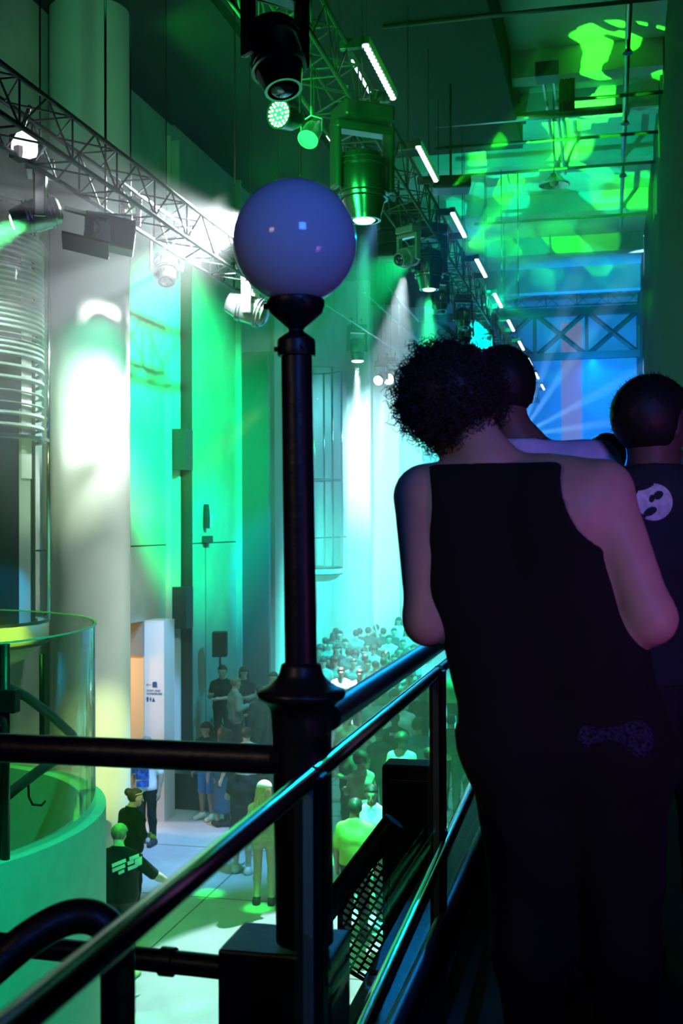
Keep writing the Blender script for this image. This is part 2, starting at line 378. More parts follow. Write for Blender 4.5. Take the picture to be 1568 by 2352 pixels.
# olive wall strip left of the column (return wall) and wall behind the glass bay
p_ = atD(96, 1205, 17.9); q_ = atD(140, 1205, 18.2)
struct(MB().box((p_.x - 0.1, p_.y, ZF), (q_.x, q_.y + .3, ZC)).build('pilaster', M['concrete']))
p2 = atD(-160, 1205, 18.4)
struct(MB().box((p2.x, p2.y + .4, ZF), (p_.x, p_.y + .9, ZC)).build('wall_bay', M['slate']))
# far columns: white tall piers with darker recesses near the back
for (pa, pb, xf) in ((797, 832, -7.4), (858, 893, -7.2), (905, 965, -7.0)):
    a = atX(pa, 1205, XW).y; b = atX(pb, 1205, xf).y
    struct(MB().box((XW, a, ZF), (xf, max(b, a + .3), ZC - .02)).build('pilaster', M['plaster']))
# balcony slab the photographer and the watching people stand on
RXL = -0.53          # line of the balcony edge rail
struct(MB().box((-0.62, -1.2, -0.28), (6.5, 7.0, 0.0)).build('floor_balcony', M['darkceil']))
struct(MB().box((-0.64, -1.2, -0.5), (-0.50, 7.0, 0.09)).build('trim_balcony', M['black']))
# upper dark soffit: lower black ceiling along the left wall
zs = atX(400, 395, XW).z
struct(MB().box((XW, YW(299), zs + 0.9), (-5.6, 40, ZC - .01)).build('ceiling_soffit', M['darkceil']))
struct(MB().box((-5.5, 4, ZC - .85), (-1.75, 23.6, ZC - .01)).build('ceiling_soffit', M['darkceil']))
struct(MB().box((-9, 4, ZC - .9), (-5.61, 20.5, ZC - .01)).build('ceiling_soffit', M['darkceil']))

# gently rising floor towards the back of the crowd and a low platform along the wall
RY0, RSL = 24.0, 0.062
def floor_z(y): return ZF + max(0.0, y - RY0) * RSL
struct(MB().prism([(XW, RY0, ZF), (XW, YB, ZF), (XW, YB, floor_z(YB))], (8.95, 0, 0)).build('floor_ramp', M['floor']))
PZ = .65
struct(MB().box((XW, 20.1, ZF), (-6.1, 25.5, ZF + PZ)).build('floor_platform', M['steel']))

# ================================================================== BALCONY FURNITURE
K = 2.3 / F
def lamp_post():
    top, bot = atD(677, 556, 2.3), atD(691, 1530, 2.3)
    ax = (top - bot).normalized()
    def at(py): return bot + ax * ((1530 - py) * K)
    t = thing('globe_lamp', at(2352), 'black cast post lamp with a large unlit opal globe at the balcony corner', 'street lamp')
    R = 142 * K
    prof = [(R * math.sin(a), -R * math.cos(a)) for a in [PI * (.13 + .87 * i / 40) for i in range(41)]]
    MB().lathe(prof, at(556), 64, ax).build('globe', M['opal'], t, smooth=True)
    pr = [(0, 684), (60, 686), (66, 690), (67, 700), (63, 709), (61, 718), (42, 735), (20, 753), (17, 758), (18, 762), (30, 770), (42, 779), (44, 785), (44, 812), (43, 818), (36, 820)]
    MB().lathe([(r * K, (1530 - y) * K) for r, y in pr][::-1], bot, 40, ax).build('globe_holder', M['black'], t, smooth=40)
    for k in range(3):
        a = k * 2 * PI / 3 + 0.3
        u = ax.orthogonal().normalized(); v = ax.cross(u); d_ = u * math.cos(a) + v * math.sin(a)
        MB().tube([at(700) + d_ * 62 * K, at(700) + d_ * 76 * K], .006, 8).build('thumb_screw', M['black'], t)
        MB().tube([at(800) + d_ * 42 * K, at(800) + d_ * 52 * K], .005, 8).build('set_screw', M['black'], t)
    MB().lathe([(37 * K, 0), (35.5 * K, (1530 - 815) * K)], bot, 40, ax).build('post', M['black'], t, smooth=True)
    pf = [(36, 1520), (45, 1526), (47, 1534), (50, 1546), (57, 1558), (70, 1570), (86, 1579), (99, 1585), (102, 1593), (99, 1602), (88, 1609), (78, 1618), (72, 1630), (70, 1650), (68, 1700)]
    MB().lathe([(r * K, (1530 - y) * K) for r, y in pf][::-1], bot, 48, ax).build('flared_collar', M['black'], t, smooth=50)
    MB().lathe([(66 * K, (1530 - 2160) * K), (68 * K, (1530 - 1690) * K)], bot, 40, ax).build('pedestal', M['black'], t, smooth=True)
    a, b = atD(515, 2150, 2.34), atD(785, 2185, 2.30)
    c = at(2300); 
    MB().obox((a.x * .5 + b.x * .5, a.y * .5 + b.y * .5 + .02, E - .835 - .35), (.115, 0, 0), (0, .085, 0), (0, 0, .35)).build('base_box', M['black'], t, bevel=.006)
    return t, at
lamp, lampat = lamp_post()
LX = lampat(1700)
# cross rails to the left of the lamp
zr = atD(640, 1745, 2.3).z
a, b = atZ(-120, 1712, zr), atD(640, 1747, 2.3); b = Vector((b.x, b.y, zr)); a = b + (a - b) * 2.6
t = thing('cross_rail', b, 'thick black horizontal top rail running off from the lamp post', 'railing')
MB().tube([a, b], .030, 20).build('rail', M['black'], t, smooth=40)
MB().lathe([(.030, 0), (.034, .012), (.048, .026)], b - (b - a).normalized() * .012, 20, (b - a)).build('flange', M['black'], t, smooth=40)
zr2 = atD(515, 2222, 2.33).z
a, b = atZ(-160, 2150, zr2), atD(512, 2226, 2.33); b.z = zr2; a = b + (a - b) * 2.6
t = thing('lower_rail', b, 'black lower rail with a collar joining the lamp base box', 'railing')
MB().tube([a, b], .0235, 18).build('rail', M['black'], t, smooth=40)
c_ = atZ(395, 2200, zr2); d_ = (b - a).normalized()
c_ = a + d_ * (c_ - a).dot(d_)
MB().tube([c_ - d_ * .014, c_ + d_ * .014], .029, 18).build('collar', M['black'], t, smooth=40)
# curved stair handrail at the near corner
pts = [(-140, 2330, 1.80), (-30, 2235, 1.84), (60, 2160, 1.87), (130, 2118, 1.89), (180, 2104, 1.9), (220, 2110, 1.9), (250, 2134, 1.9), (266, 2175, 1.9), (270, 2240, 1.9), (271, 2420, 1.9), (271, 2700, 1.9)]
P = [atD(*p) for p in pts]
# resample smooth
def smooth_path(P, n=6):
    out = []
    for i in range(len(P) - 1):
        p0, p1, p2, p3 = P[max(i - 1, 0)], P[i], P[i + 1], P[min(i + 2, len(P) - 1)]
        for k in range(n):
            t = k / n
            out.append(0.5 * ((2 * p1) + (p2 - p0) * t + (2 * p0 - 5 * p1 + 4 * p2 - p3) * t * t + (3 * p1 - p0 - 3 * p2 + p3) * t ** 3))
    return out + [P[-1]]
tag(MB().tube(smooth_path(P), .0285, 18).build('stair_handrail', M['black'], None, smooth=True), 'bent black stair handrail end curving down to a post', 'handrail')

# glass balustrade along the balcony edge
RX = -0.50
zc = atX(700, 1797, RX).z
def glass_panel(y0, y1, label, x=RX):
    t = thing('glass_balustrade', (x, (y0 + y1) / 2, 0.02), label, 'balustrade', 'glass balustrade panels')
    MB().box((x - .008, y0, 0.05), (x + .008, y1, zc - .012)).build('pane', M['glass'], t)
    for a_ in (y0 - .003, y1): MB().box((x - .0082, a_, .05), (x + .0082, a_ + .003, zc - .012)).build('pane_edge', M['glassedge'], t)
    MB().tube([(x, y0 - .02, zc), (x, y1 + .02, zc)], .0165, 18).build('top_cap', M['chrome'], t, smooth=40)
    return t
ye = atX(706, 1797, RX).y
y2 = atX(720, 1762, RX).y; y3 = atX(1003, 1515, RX).y
glass_panel(0.30, ye, 'chrome capped glass panel nearest the viewer, ending at the lamp post')
glass_panel(y2 + .02, y3 - .03, 'chrome capped glass panel just beyond the lamp post')
glass_panel(y3 + .06, 6.8, 'glass panel behind the dark upright, mostly hidden by the leaning man')
def upright(y, w_, label):
    o = MB().box((RX - .022, y - w_, 0.0), (RX + .022, y + w_, zc + .004)).build('rail_post', M['black'], bevel=.003)
    return tag(o, label, 'post')
upright((ye + y2) / 2 + .012, .022, 'black upright beside the lamp post between two glass panels')
upright(y3 + .015, .022, 'slim black upright between the second and third glass panels')
# black handrail on the outside of the glass, from the lamp post away
p0 = atD(752, 1648, 2.3); p1 = atZ(990, 1490, p0.z)
d_ = (p1 - p0).normalized()
tag(MB().tube([p0, p0 + d_ * 5.2], .0275, 20).build('handrail', M['black'], None, smooth=40), 'thick black handrail running from the lamp post under the leaning man', 'handrail')
# lower chrome guide rail on the inside of the glass
za = E - 0.90
q0, q1 = atZ(815, 2400, za), atZ(1118, 1735, za)
d_ = (q1 - q0).normalized()
t = thing('guide_rail', q0, 'low polished chrome rail slanting towards the leaning man', 'rail')
L_ = (q1 - q0).length
MB().tube([q0 - d_ * .9, q0 + d_ * (L_ - .36)], .0175, 18).build('tube', M['chrome'], t, smooth=40)
MB().tube([q0 + d_ * (L_ - .30), q0 + d_ * (L_ + .9)], .0175, 18).build('tube', M['chrome'], t, smooth=40)
MB().tube([q0 + d_ * (L_ - .37), q0 + d_ * (L_ - .29)], .014, 14).build('joint', M['black'], t, smooth=40)
for s_ in (.35, 1.4, 2.45):
    c_ = q0 + d_ * s_; MB().tube([c_, c_ + Vector((-.02, 0, -.01)), Vector((RX + .009, c_.y, c_.z - .01))], .006, 8).build('bracket', M['black'], t)
# dark kick rail below it
k0, k1 = atZ(905, 2352, .14), atZ(1030, 2080, .14)
d_ = (k1 - k0).normalized()
tag(MB().tube([k0 - d_ * 1.0, k0 + d_ * 4], .02, 14).build('kick_rail', mat('violet_grey_paint', (.06, .06, .09), .4), None, smooth=40), 'dark kick rail near the balcony floor below the chrome rail', 'rail')
# equipment box hung on the outside of the balcony edge
bx0, bx1 = atD(878, 1754, 4.4), atD(1008, 1754, 4.4)
t = thing('equipment_case', (bx0.x * .5 + bx1.x * .5, 4.4, bx0.z - .7), 'matt black equipment case hung outside the glass, past the lamp post', 'equipment case')
MB().box((bx0.x, bx0.y - .02, bx0.z - 1.0), (-.645, bx0.y + .12, bx0.z)).build('case', M['rubber'], t, bevel=.012)
MB().box((bx0.x + .03, bx0.y - .03, bx0.z - .95), (-.66, bx0.y - .021, bx0.z - .05)).build('front_plate', M['blackmetal'], t, bevel=.01)
hn = MB(); cx_ = (bx0.x - .645) / 2
hn.tube([(cx_ - .04, bx0.y - .03, bx0.z - .12), (cx_ - .04, bx0.y - .06, bx0.z - .12), (cx_ + .04, bx0.y - .06, bx0.z - .12), (cx_ + .04, bx0.y - .03, bx0.z - .12)], .006, 8)
hn.build('handle', M['blackmetal'], t)
# stair flight side: sloping stringer and expanded metal panel
t = thing('mesh_panel', atD(830, 2200, 3.5), 'expanded metal mesh screen under a sloping black bar', 'mesh screen')
s0, s1 = atD(905, 1885, 3.5), atD(740, 2105, 3.5)
MB().tube([s0, s1], .034, 12).build('sloping_bar', M['black'], t, smooth=40)
def inside(x, y):
    return 783 < x < 886 and y > 2062 - (x - 783) * .98 and y < 2215 + (x - 783) * .62
wm = MB()
for i in range(-26, 30):
    run = []
    for k in range(120):
        y = 1950 + k * 3.0
        x = 783 + i * 11 + (y - 1950) * .36 + 5.2 * math.sin(y / 25 * 2 * PI + (i % 2) * PI)
        if inside(x, y): run.append(atD(x, y, 3.5))
        else:
            if len(run) > 2: wm.tube(run, .0042, 5)
            run = []
    if len(run) > 2: wm.tube(run, .0042, 5)
wm.build('metal_mesh', M['blackmetal'], t)
fr = [atD(x, y, 3.5) for x, y in ((781, 2062), (781, 2216), (888, 2284), (888, 1958))]
MB().tube(fr + [fr[0]], .010, 6).build('frame', M['black'], t)

# ================================================================== RIGGING
def truss(name, p0, p1, s, label, seg=.5, r=.024, rb=.011):
    p0, p1 = Vector(p0), Vector(p1); d = (p1 - p0).normalized(); L = (p1 - p0).length
    z = Vector((0, 0, 1)); x = d.cross(z).normalized()
    t = thing(name, p0, label, 'truss', 'lighting trusses')
    off = [(x * i + z * j) * s / 2 for i, j in ((-1, -1), (1, -1), (1, 1), (-1, 1))]
    for o in off: MB().tube([p0 + o, p1 + o], r, 10).build('chord', M['steel'], t, smooth=True)
    n = max(2, int(L / seg)); lt = MB()
    for f in range(4):
        a, b = off[f], off[(f + 1) % 4]
        for k in range(n):
            q0, q1 = p0 + d * L * k / n, p0 + d * L * (k + 1) / n
            A, B = (a, b) if k % 2 == 0 else (b, a)
            lt.tube([q0 + A, q1 + B], rb, 5, caps=False)
            if k % 2 == 0: lt.tube([q0 + a, q0 + b], rb, 5, caps=False)
    lt.build('lattice', M['steel'], t)
    return t
truss('truss', (-5.15, 6.0, E + 3.65), (-5.15, 18.5, E + 3.65), .42, 'black box truss crossing in front of the round white column')
truss('truss', (-2.92, 7.2, E + 4.75), (-2.92, 43.4, E + 4.75), .50, 'long black truss carrying the row of white light bars')
truss('truss', (-5.4, 40.5, E + 7.75), (0.9, 40.5, E + 7.75), .5, 'high truss crossing the far blue end below the ceiling')
# far catwalk girder with cross bracing
t = thing('catwalk', (-2, 41.5, E + 6.0), 'dark cross braced catwalk girder in front of the far lit windows', 'girder')
g = MB(); za_, zb_ = E + 5.95, E + 7.5
g.box((-6.5, 41.4, za_ - .12), (.9, 41.7, za_ + .12)); g.box((-6.5, 41.4, zb_ - .12), (.9, 41.7, zb_ + .12))
g.build('chord', M['steel'], t)
g = MB()
for k in range(4):
    xa = -6.3 + k * 1.8; xb = xa + 1.8
    g.tube([(xa, 41.55, za_), (xb, 41.55, zb_)], .09, 6); g.tube([(xb, 41.55, za_), (xa, 41.55, zb_)], .09, 6)
    g.box((xb - .06, 41.45, za_), (xb + .06, 41.65, zb_))
g.build('bracing', M['steel'], t)

# white light bars along the long truss
def batten(y0, y1, k):
    x, z = -2.47, E + 4.99
    t = thing('light_bar', (x, (y0 + y1) / 2, z), 'bright white LED light bar clamped along the long truss', 'light bar', 'white light bars on the long truss')
    MB().box((x - .045, y0, z - .02), (x + .045, y1, z + .06)).build('housing', M['bodyblack'], t)
    if k < 2:
        for i in range(16):
            yy = y0 + (y1 - y0) * (i + .5) / 16
            MB().lathe([(0, -.022), (.022, -.018), (.034, -.004), (.035, .006)][::-1], (x, yy, z - .024), 10).build('led_bead', M['led'], t, smooth=True)
    else:
        MB().box((x - .032, y0 + .03, z - .045), (x + .032, y1 - .03, z - .018)).build('lens_strip', M['led'], t, bevel=.01)
    for yy in (y0 + .03, y1 - .03):
        MB().box((x - .27, yy - .03, z - .06), (x - .03, yy + .03, z + .05)).build('bracket', M['bodyblack'], t, bevel=.01)
    return t
for k in range(10):
    y0 = 11.62 + k * 3.31; batten(y0, y0 + 1.62, k)

def basis(d):
    d = Vector(d).normalized(); u = d.orthogonal().normalized() if abs(d.z) > .99 else d.cross(Vector((0, 0, 1))).normalized()
    return u, d.cross(u).normalized(), d
def moving_head(px, py, d, s, aim, label, lens='ledg', body='bodyblack', lens_r=.8, group=None, hang=True, emit=True):
    """hanging moving head spotlight; px, py, d place the middle of the head"""
    c = atD(px, py, d) if not isinstance(px, Vector) else px
    t = thing('moving_head_light', c, label, 'stage light', group)
    u = Vector((1, 0, 0)) if abs(Vector(aim).normalized().y) > .3 else Vector((.8, .6, 0))
    a = Vector(aim).normalized(); a_h = Vector((a.x, a.y, 0))
    if a_h.length > .15: u = Vector((-a_h.y, a_h.x, 0)).normalized()
    v = Vector((0, 0, 1)).cross(u)
    B = M[body]
    MB().lathe([(0, -.22 * s), (.105 * s, -.22 * s), (.15 * s, -.19 * s), (.17 * s, -.08 * s), (.175 * s, .05 * s), (.155 * s, .17 * s), (.13 * s, .26 * s), (.125 * s, .30 * s), (.105 * s, .30 * s)], c, 28, a).build('head', M['gloss'] if body == 'bodyblack' else B, t, smooth=40)
    for h in (-.14, -.1, .1, .14): MB().lathe([(.168 * s, h * s - .008), (.186 * s, h * s - .006), (.186 * s, h * s + .006), (.168 * s, h * s + .008)], c, 24, a).build('cooling_rib', B, t)
    MB().lathe([(.105 * s * lens_r, .296 * s), (.08 * s * lens_r, .312 * s), (0, .32 * s)], c, 24, a).build('lens', M[lens], t, smooth=True)
    top = c + Vector((0, 0, .36 * s))
    for sg in (-1, 1):
        e = c + u * (.215 * s * sg)
        MB().obox(Vector((e.x, e.y, c.z + .15 * s)), u * .026 * s, v * .065 * s, Vector((0, 0, .23 * s))).build('yoke_arm', B, t, bevel=.02 * s)
    MB().obox(top + Vector((0, 0, .02 * s)), u * .24 * s, v * .075 * s, Vector((0, 0, .035 * s))).build('yoke_bridge', B, t, bevel=.02 * s)
    MB().obox(top + Vector((0, 0, .12 * s)), u * .2 * s, v * .15 * s, Vector((0, 0, .062 * s))).build('base', B, t, bevel=.02 * s)
    if hang:
        for sg in (-1, 1):
            q = top + u * .12 * s * sg + Vector((0, 0, .18 * s))
            MB().tube([q, q + Vector((0, 0, .06 * s)), q + Vector((0, 0, .09 * s)) + v * .03 * s, q + Vector((0, 0, .15 * s))], .022 * s, 8).build('clamp', M['steel'], t)
        MB().tube([top + Vector((0, 0, .16 * s)), Vector((top.x, top.y, ZC))], .009, 6).build('hanging_rod', M['steel'], t)
    return c + a * .33 * s
def par_can(c, aim, r, L, label, lens, body='bodyblack', beads=0, group=None):
    t = thing('par_light', c, label, 'stage light', group)
    u, v, a = basis(aim)
    MB().lathe([(0, -L), (r * .6, -L), (r * .95, -L * .6), (r, 0), (r * 1.05, .02), (r * .93, .02), (r * .9, -.01)], c, 28, a).build('housing', M[body], t, smooth=40)
    MB().lathe([(r * .9, -.012), (r * .5, .0), (0, .004)], c, 24, a).build('lens', M[lens], t, smooth=True)
    if beads:
        b = MB()
        for ring, n in ((.3, 6), (.62, 12), (.82, 18)):
            for k in range(n):
                q = Vector(c) + (u * math.cos(2 * PI * k / n) + v * math.sin(2 * PI * k / n)) * r * ring + a * .012
                b.lathe([(r * .1, 0), (r * .06, .012), (0, .016)], q, 8, a)
        b.build('led_cluster', M['ledgw'], t)
    y = MB()
    w_ = Vector((u.x, u.y, 0)).normalized()
    cc_ = Vector(c) - a * L * .4
    y.tube([cc_ + w_ * r * 1.1, cc_ + w_ * r * 1.15 + Vector((0, 0, r * 1.2)), cc_ + Vector((0, 0, r * 1.7)), cc_ - w_ * r * 1.15 + Vector((0, 0, r * 1.2)), cc_ - w_ * r * 1.1], r * .08, 6)
    y.tube([cc_ + Vector((0, 0, r * 1.7)), cc_ + Vector((0, 0, r * 2.6))], r * .12, 6)
    y.build('yoke', M[body], t)
    MB().tube([cc_ + Vector((0, 0, r * 2.5)), Vector((cc_.x, cc_.y, ZC))], .009, 6).build('hanging_rod', M['steel'], t)
    return t
dn = Vector((0, 0, -1))
H = {}
H['near'] = moving_head(632, 118, 9.0, 1.18, (.25, -.2, -1), 'big dark moving head hanging close overhead at the top edge', lens='dark')
par_can(atD(642, 262, 11), (-.35, -.9, -.12), .135, .3, 'round wash light with a glowing green cluster of lamps', 'ledg', beads=1)
par_can(atD(708, 318, 11.4), (-.1, -.5, -.6), .10, .26, 'small green lit lamp can under the truss', 'ledg', body='silver')
H['mid'] = moving_head(832, 415, 12.4, 1.45, (.04, -.02, -1), 'large glossy moving head lit green beside the globe, beam straight down', lens='ledgw')
H['left'] = moving_head(92, 492, 11.6, .95, (-.9, -.45, -.35), 'chromed moving head at the far left shooting a green beam', lens='ledgw', body='silver')
H['spot'] = moving_head(575, 712, 16.5, 1.15, (-.75, -.05, .28), 'white moving head below and left of the globe lamp', lens='dark', body='silver')
H['haze'] = moving_head(382, 612, 15.5, .95, (.2, -.5, -.8), 'hazy moving head hanging from the end of the short truss', lens='dark')
H['fan'] = moving_head(985, 612, 18.5, 1.25, (0.0, -.02, -1), 'dark moving head above the curly haired man, throwing a green fan', lens='ledgw')
H['sm'] = moving_head(938, 590, 17.0, .8, (-.4, -.7, -.3), 'small cyan lit moving head on the long truss', lens='dark', body='silver')
H['beam'] = moving_head(820, 800, 26.5, 1.0, (.03, .0, -1), 'white moving head in the middle distance with a strong beam downwards', lens='ledw', lens_r=1.3)
H['twa'] = moving_head(876, 868, 30, .8, (-.2, -.9, -.4), 'first of two bright white lamps just past the white beam', lens='ledw', lens_r=1.4)
H['twb'] = moving_head(898, 864, 30.5, .9, (-.1, -.9, -.4), 'second bright white lamp, beside the curly hair', lens='ledw', lens_r=1.5)
H['src'] = moving_head(Vector((-4.25, 14.6, E + 3.95)), 0, 0, .9, (-.88, .32, -.25), 'white moving head hidden in the glow behind the globe', lens='ledw', lens_r=1.2)
H['hook'] = moving_head(300, 515, 13.5, .55, (-.3, -.8, -.5), 'little moving head in the haze under the short truss', lens='dark')
# dark units further down the long truss
for k, (y, dx) in enumerate([(20.5, -.1), (22.3, .1), (24.2, -.1), (26.4, .1), (28.6, -.1), (31, .1), (33.6, -.1), (36.5, 0)]):
    moving_head(Vector((-2.92 + dx, y, E + 4.02)), 0, 0, .8, (.2 - .1 * (k % 4), -.3, -1), 'small dark moving head in the row under the far half of the long truss', lens='dark', group='dark moving heads on the long truss')
# white flood hood and box floodlight on the short truss
c = atD(57, 338, 10.6)
t = thing('flood_light', c, 'glowing white flood lamp in the upper corner under the short truss', 'stage light')
MB().lathe([(0, .14), (.06, .14), (.10, .10), (.125, 0), (.12, -.05)], c, 8, (.1, .25, 1)).build('diffuser', M['soft'], t)
MB().obox(c + Vector((-.12, .1, .03)), (.05, 0, 0), (0, .09, 0), (0, 0, .11)).build('housing', M['bodyblack'], t, bevel=.01)
MB().tube([c + Vector((-.1, .1, .1)), c + Vector((-.05, .1, .3)), c + Vector((0, .1, .42))], .02, 8).build('bracket', M['steel'], t)
c = atD(235, 535, 12.2)
t = thing('box_flood_light', c, 'dark box floodlight with barn doors in front of the white column', 'stage light')
MB().obox(c + Vector((.06, .06, 0)), (.24, .09, -.05), (-.07, .16, 0), (.02, 0, .155)).build('housing', mat('slate_fixture', (.09, .12, .17), .5), t, bevel=.015)
MB().obox(c + Vector((-.1, -.19, -.17)), (.22, .09, -.05), (-.06, .13, -.05), (0, .004, .012)).build('barn_door', M['bodyblack'], t)
MB().obox(c + Vector((-.12, -.16, .17)), (.2, .08, -.05), (-.05, .11, .05), (0, .004, .012)).build('barn_door', M['bodyblack'], t)
MB().lathe([(.085, 0), (.10, .05), (.07, .06), (.03, .02)], c + Vector((-.02, -.13, .0)), 20, (-.45, -.9, 0)).build('reflector', M['silver'], t, smooth=40)
MB().obox(c + Vector((.07, -.15, -.02)), (.075, .03, 0), (0, .01, 0), (0, 0, .12)).build('lamp_face', mat('pale_reflector', (.8, .8, .84), .4), t)
MB().tube([c + Vector((-.2, .02, .0)), c + Vector((-.2, .02, .24)), c + Vector((.26, .16, .2)), c + Vector((.26, .16, -.05))], .018, 8).build('yoke', M['bodyblack'], t)
MB().tube([c + Vector((0, .08, .22)), Vector((c.x, c.y + .08, ZC))], .014, 8).build('hanging_rod', M['steel'], t)

# hanging speaker cluster beyond the big moving head
c = atD(915, 530, 19.5)
t = thing('hanging_speaker', c, 'black hanging speaker cluster behind the long truss', 'speaker')
for k in range(4):
    MB().obox(c + Vector((0, .02 * k, .33 - k * .23)), (.36, .05, 0), (-.04, .22, 0), (0, .02, .105)).build('cabinet', M['rubber'], t, bevel=.01)
MB().tube([c + Vector((0, 0, .42)), c + Vector((0, 0, .9))], .02, 6).build('hanger', M['steel'], t)

# thin aluminium pipes above the wall side
for (pa, pb, X_) in (((835, 670), (992, 812), -4.7), ((890, 660), (962, 738), -4.2), ((735, 690), (905, 802), -5.1), ((752, 312), (786, 362), -3.6), ((808, 140), (848, 212), -2.95)):
    A = atX(*pa, X_); B = atX(*pb, X_)
    lt_ = thing('light_tube', (A + B) / 2,
        {-4.7: 'long thin silver pipe slanting in the haze right of the globe', -4.2: 'short thin silver pipe slanting just above the green fan', -5.1: 'thin silver pipe starting under the globe and ending at the white beam', -3.6: 'short glowing white tube beside the glossy green moving head', -2.95: 'thin glowing white tube next to the nearest light bar'}[X_], 'pipe')
    MB().tube([A, B], .017, 8).build('tube', M['led'] if X_ > -4 else M['silver'], lt_, smooth=True)
    for f_ in (.15, .85):
        q = A.lerp(B, f_); MB().tube([q, Vector((q.x, q.y, ZC - (.86 if q.y < 23.6 else .011)))], .004, 5).build('wire', M['steel'], lt_)

# ceiling services on the right
def pipe(A, B, r, label, m_='steel', name='ceiling_pipe'):
    return tag(MB().tube([A, B], r, 8).build(name, M[m_], None, smooth=True), label, 'pipe')
zt = E + 7.85
t = thing('cable_track', atZ(1258, 180, zt), 'double cable track hanging below the beams over the balcony', 'cable track')
for dx in (-.09, .09):
    A, B = atZ(1258, 175, zt), atZ(1288, 400, zt); A.x += dx; B.x += dx
    MB().tube([A, B], .035, 6).build('rail', M['brushed'], t)
A = atZ(1258, 175, zt); MB().box((A.x - .2, A.y - .3, zt - .1), (A.x + .2, A.y + .1, zt + .15)).build('end_box', M['steel'], t)
A, B = atZ(1445, 0, E + 8.0), atZ(1425, 520, E + 8.0)
t = thing('sprinkler_pipe', A, 'long sprinkler main running away along the dark wall with drop heads', 'pipe')
MB().tube([A, B], .05, 10).build('main', M['brushed'], t, smooth=True)
for k in range(4):
    q = A.lerp(B, (k + .4) / 4); MB().tube([q, q - Vector((0, 0, .2)), q - Vector((0, 0, .21)), q - Vector((0, 0, .27))], [.02, .02, .05, .09], 10).build('drop_head', M['steel'], t)
MB().tube([A.lerp(B, .5), Vector((A.lerp(B, .5).x, A.lerp(B, .5).y, ZC))], .015, 6).build('hanger', M['steel'], t)
for i, (xa, ya, xb, yb, n_) in enumerate([(1000, 343, 1500, 318, 'first'), (1060, 404, 1490, 372, 'second'), (1090, 515, 1470, 492, 'third'), (1280, 232, 1500, 214, 'nearest'), (880, 62, 1500, 28, 'topmost')]):
    A = atZ(xa, ya, E + 7.6); B = Vector((.88, A.y, A.z))
    pipe(A, B, .035, {'first': 'thin black ceiling pipe crossing just above the pendant lamp', 'second': 'thin black ceiling pipe crossing at the pendant lamp', 'third': 'thin black ceiling pipe crossing beyond the pendant lamp', 'nearest': 'thin black ceiling pipe crossing at the cable track end', 'topmost': 'thin black ceiling pipe at the very top of the view'}[n_])
A, B = atZ(1000, 285, E + 7.7), None
pipe(A, Vector((.2, A.y, A.z)), .085, 'thick shiny duct pipe crossing the ceiling before the cable track', 'brushed')
for k, (xa, ya) in enumerate([(1330, 152), (1330, 372), (1310, 470)]):
    A = atZ(xa, ya, E + 7.2); 
    pipe(Vector((A.x, A.y, ZC)), Vector((.9, A.y + .1, E + 6.9 + 1.7)), .05, ['diagonal brace under the ceiling at the cable track', 'diagonal brace under the ceiling past the pendant lamp', 'farthest diagonal brace under the ceiling'][k], name='ceiling_brace')
# pendant lamp
c = atZ(1272, 425, E + 6.4)
t = thing('pendant_lamp', c, 'small conical pendant lamp hanging from the ceiling', 'pendant lamp')
MB().lathe([(.05, .22), (.08, .18), (.22, .04), (.30, 0), (.28, -.01), (.05, .15)], c, 24).build('shade', M['silver'], t, smooth=40)
MB().lathe([(0, -.02), (.07, .0), (.09, .06), (.05, .12)], c, 16).build('bulb', M['plaster'], t, smooth=True)
MB().tube([c + Vector((0, 0, .2)), Vector((c.x, c.y, ZC))], .012, 6).build('cord', M['rubber'], t)
# thin hanging cables
for k, (px, pa, py) in enumerate([(1152, 370, 660), (1190, 490, 680), (1022, 0, 330), (540, 330, 420), (690, 400, 420)]):
    A = atD(px, py, 26 if px > 900 else 15)
    pipe(A, Vector((A.x, A.y, ZC)), .012, ['thin drop cable right of the second light bar', 'thin drop cable hanging past the third beam', 'thin drop cable beside the big light bar', 'thin drop cable above the white glow', 'thin drop cable right above the globe'][k], 'rubber', 'drop_cable')
# lit windows in the far wall
def far_rect(name, xa, ya, xb, yb):
    a, b = atY(xa, ya, YB - .02), atY(xb, yb, YB - .02)
    return struct(MB().box((a.x, YB - .03, b.z), (b.x, YB + .01, a.z)).build(name, M['win']))
far_rect('window_1', 1231, 699, 1312, 719)
far_rect('window_2', 1289, 742, 1336, 812)
far_rect('window_3', 1289, 822, 1336, 1080)
far_rect('window_4', 1242, 650, 1256, 668); far_rect('window_5', 1367, 642, 1381, 662)

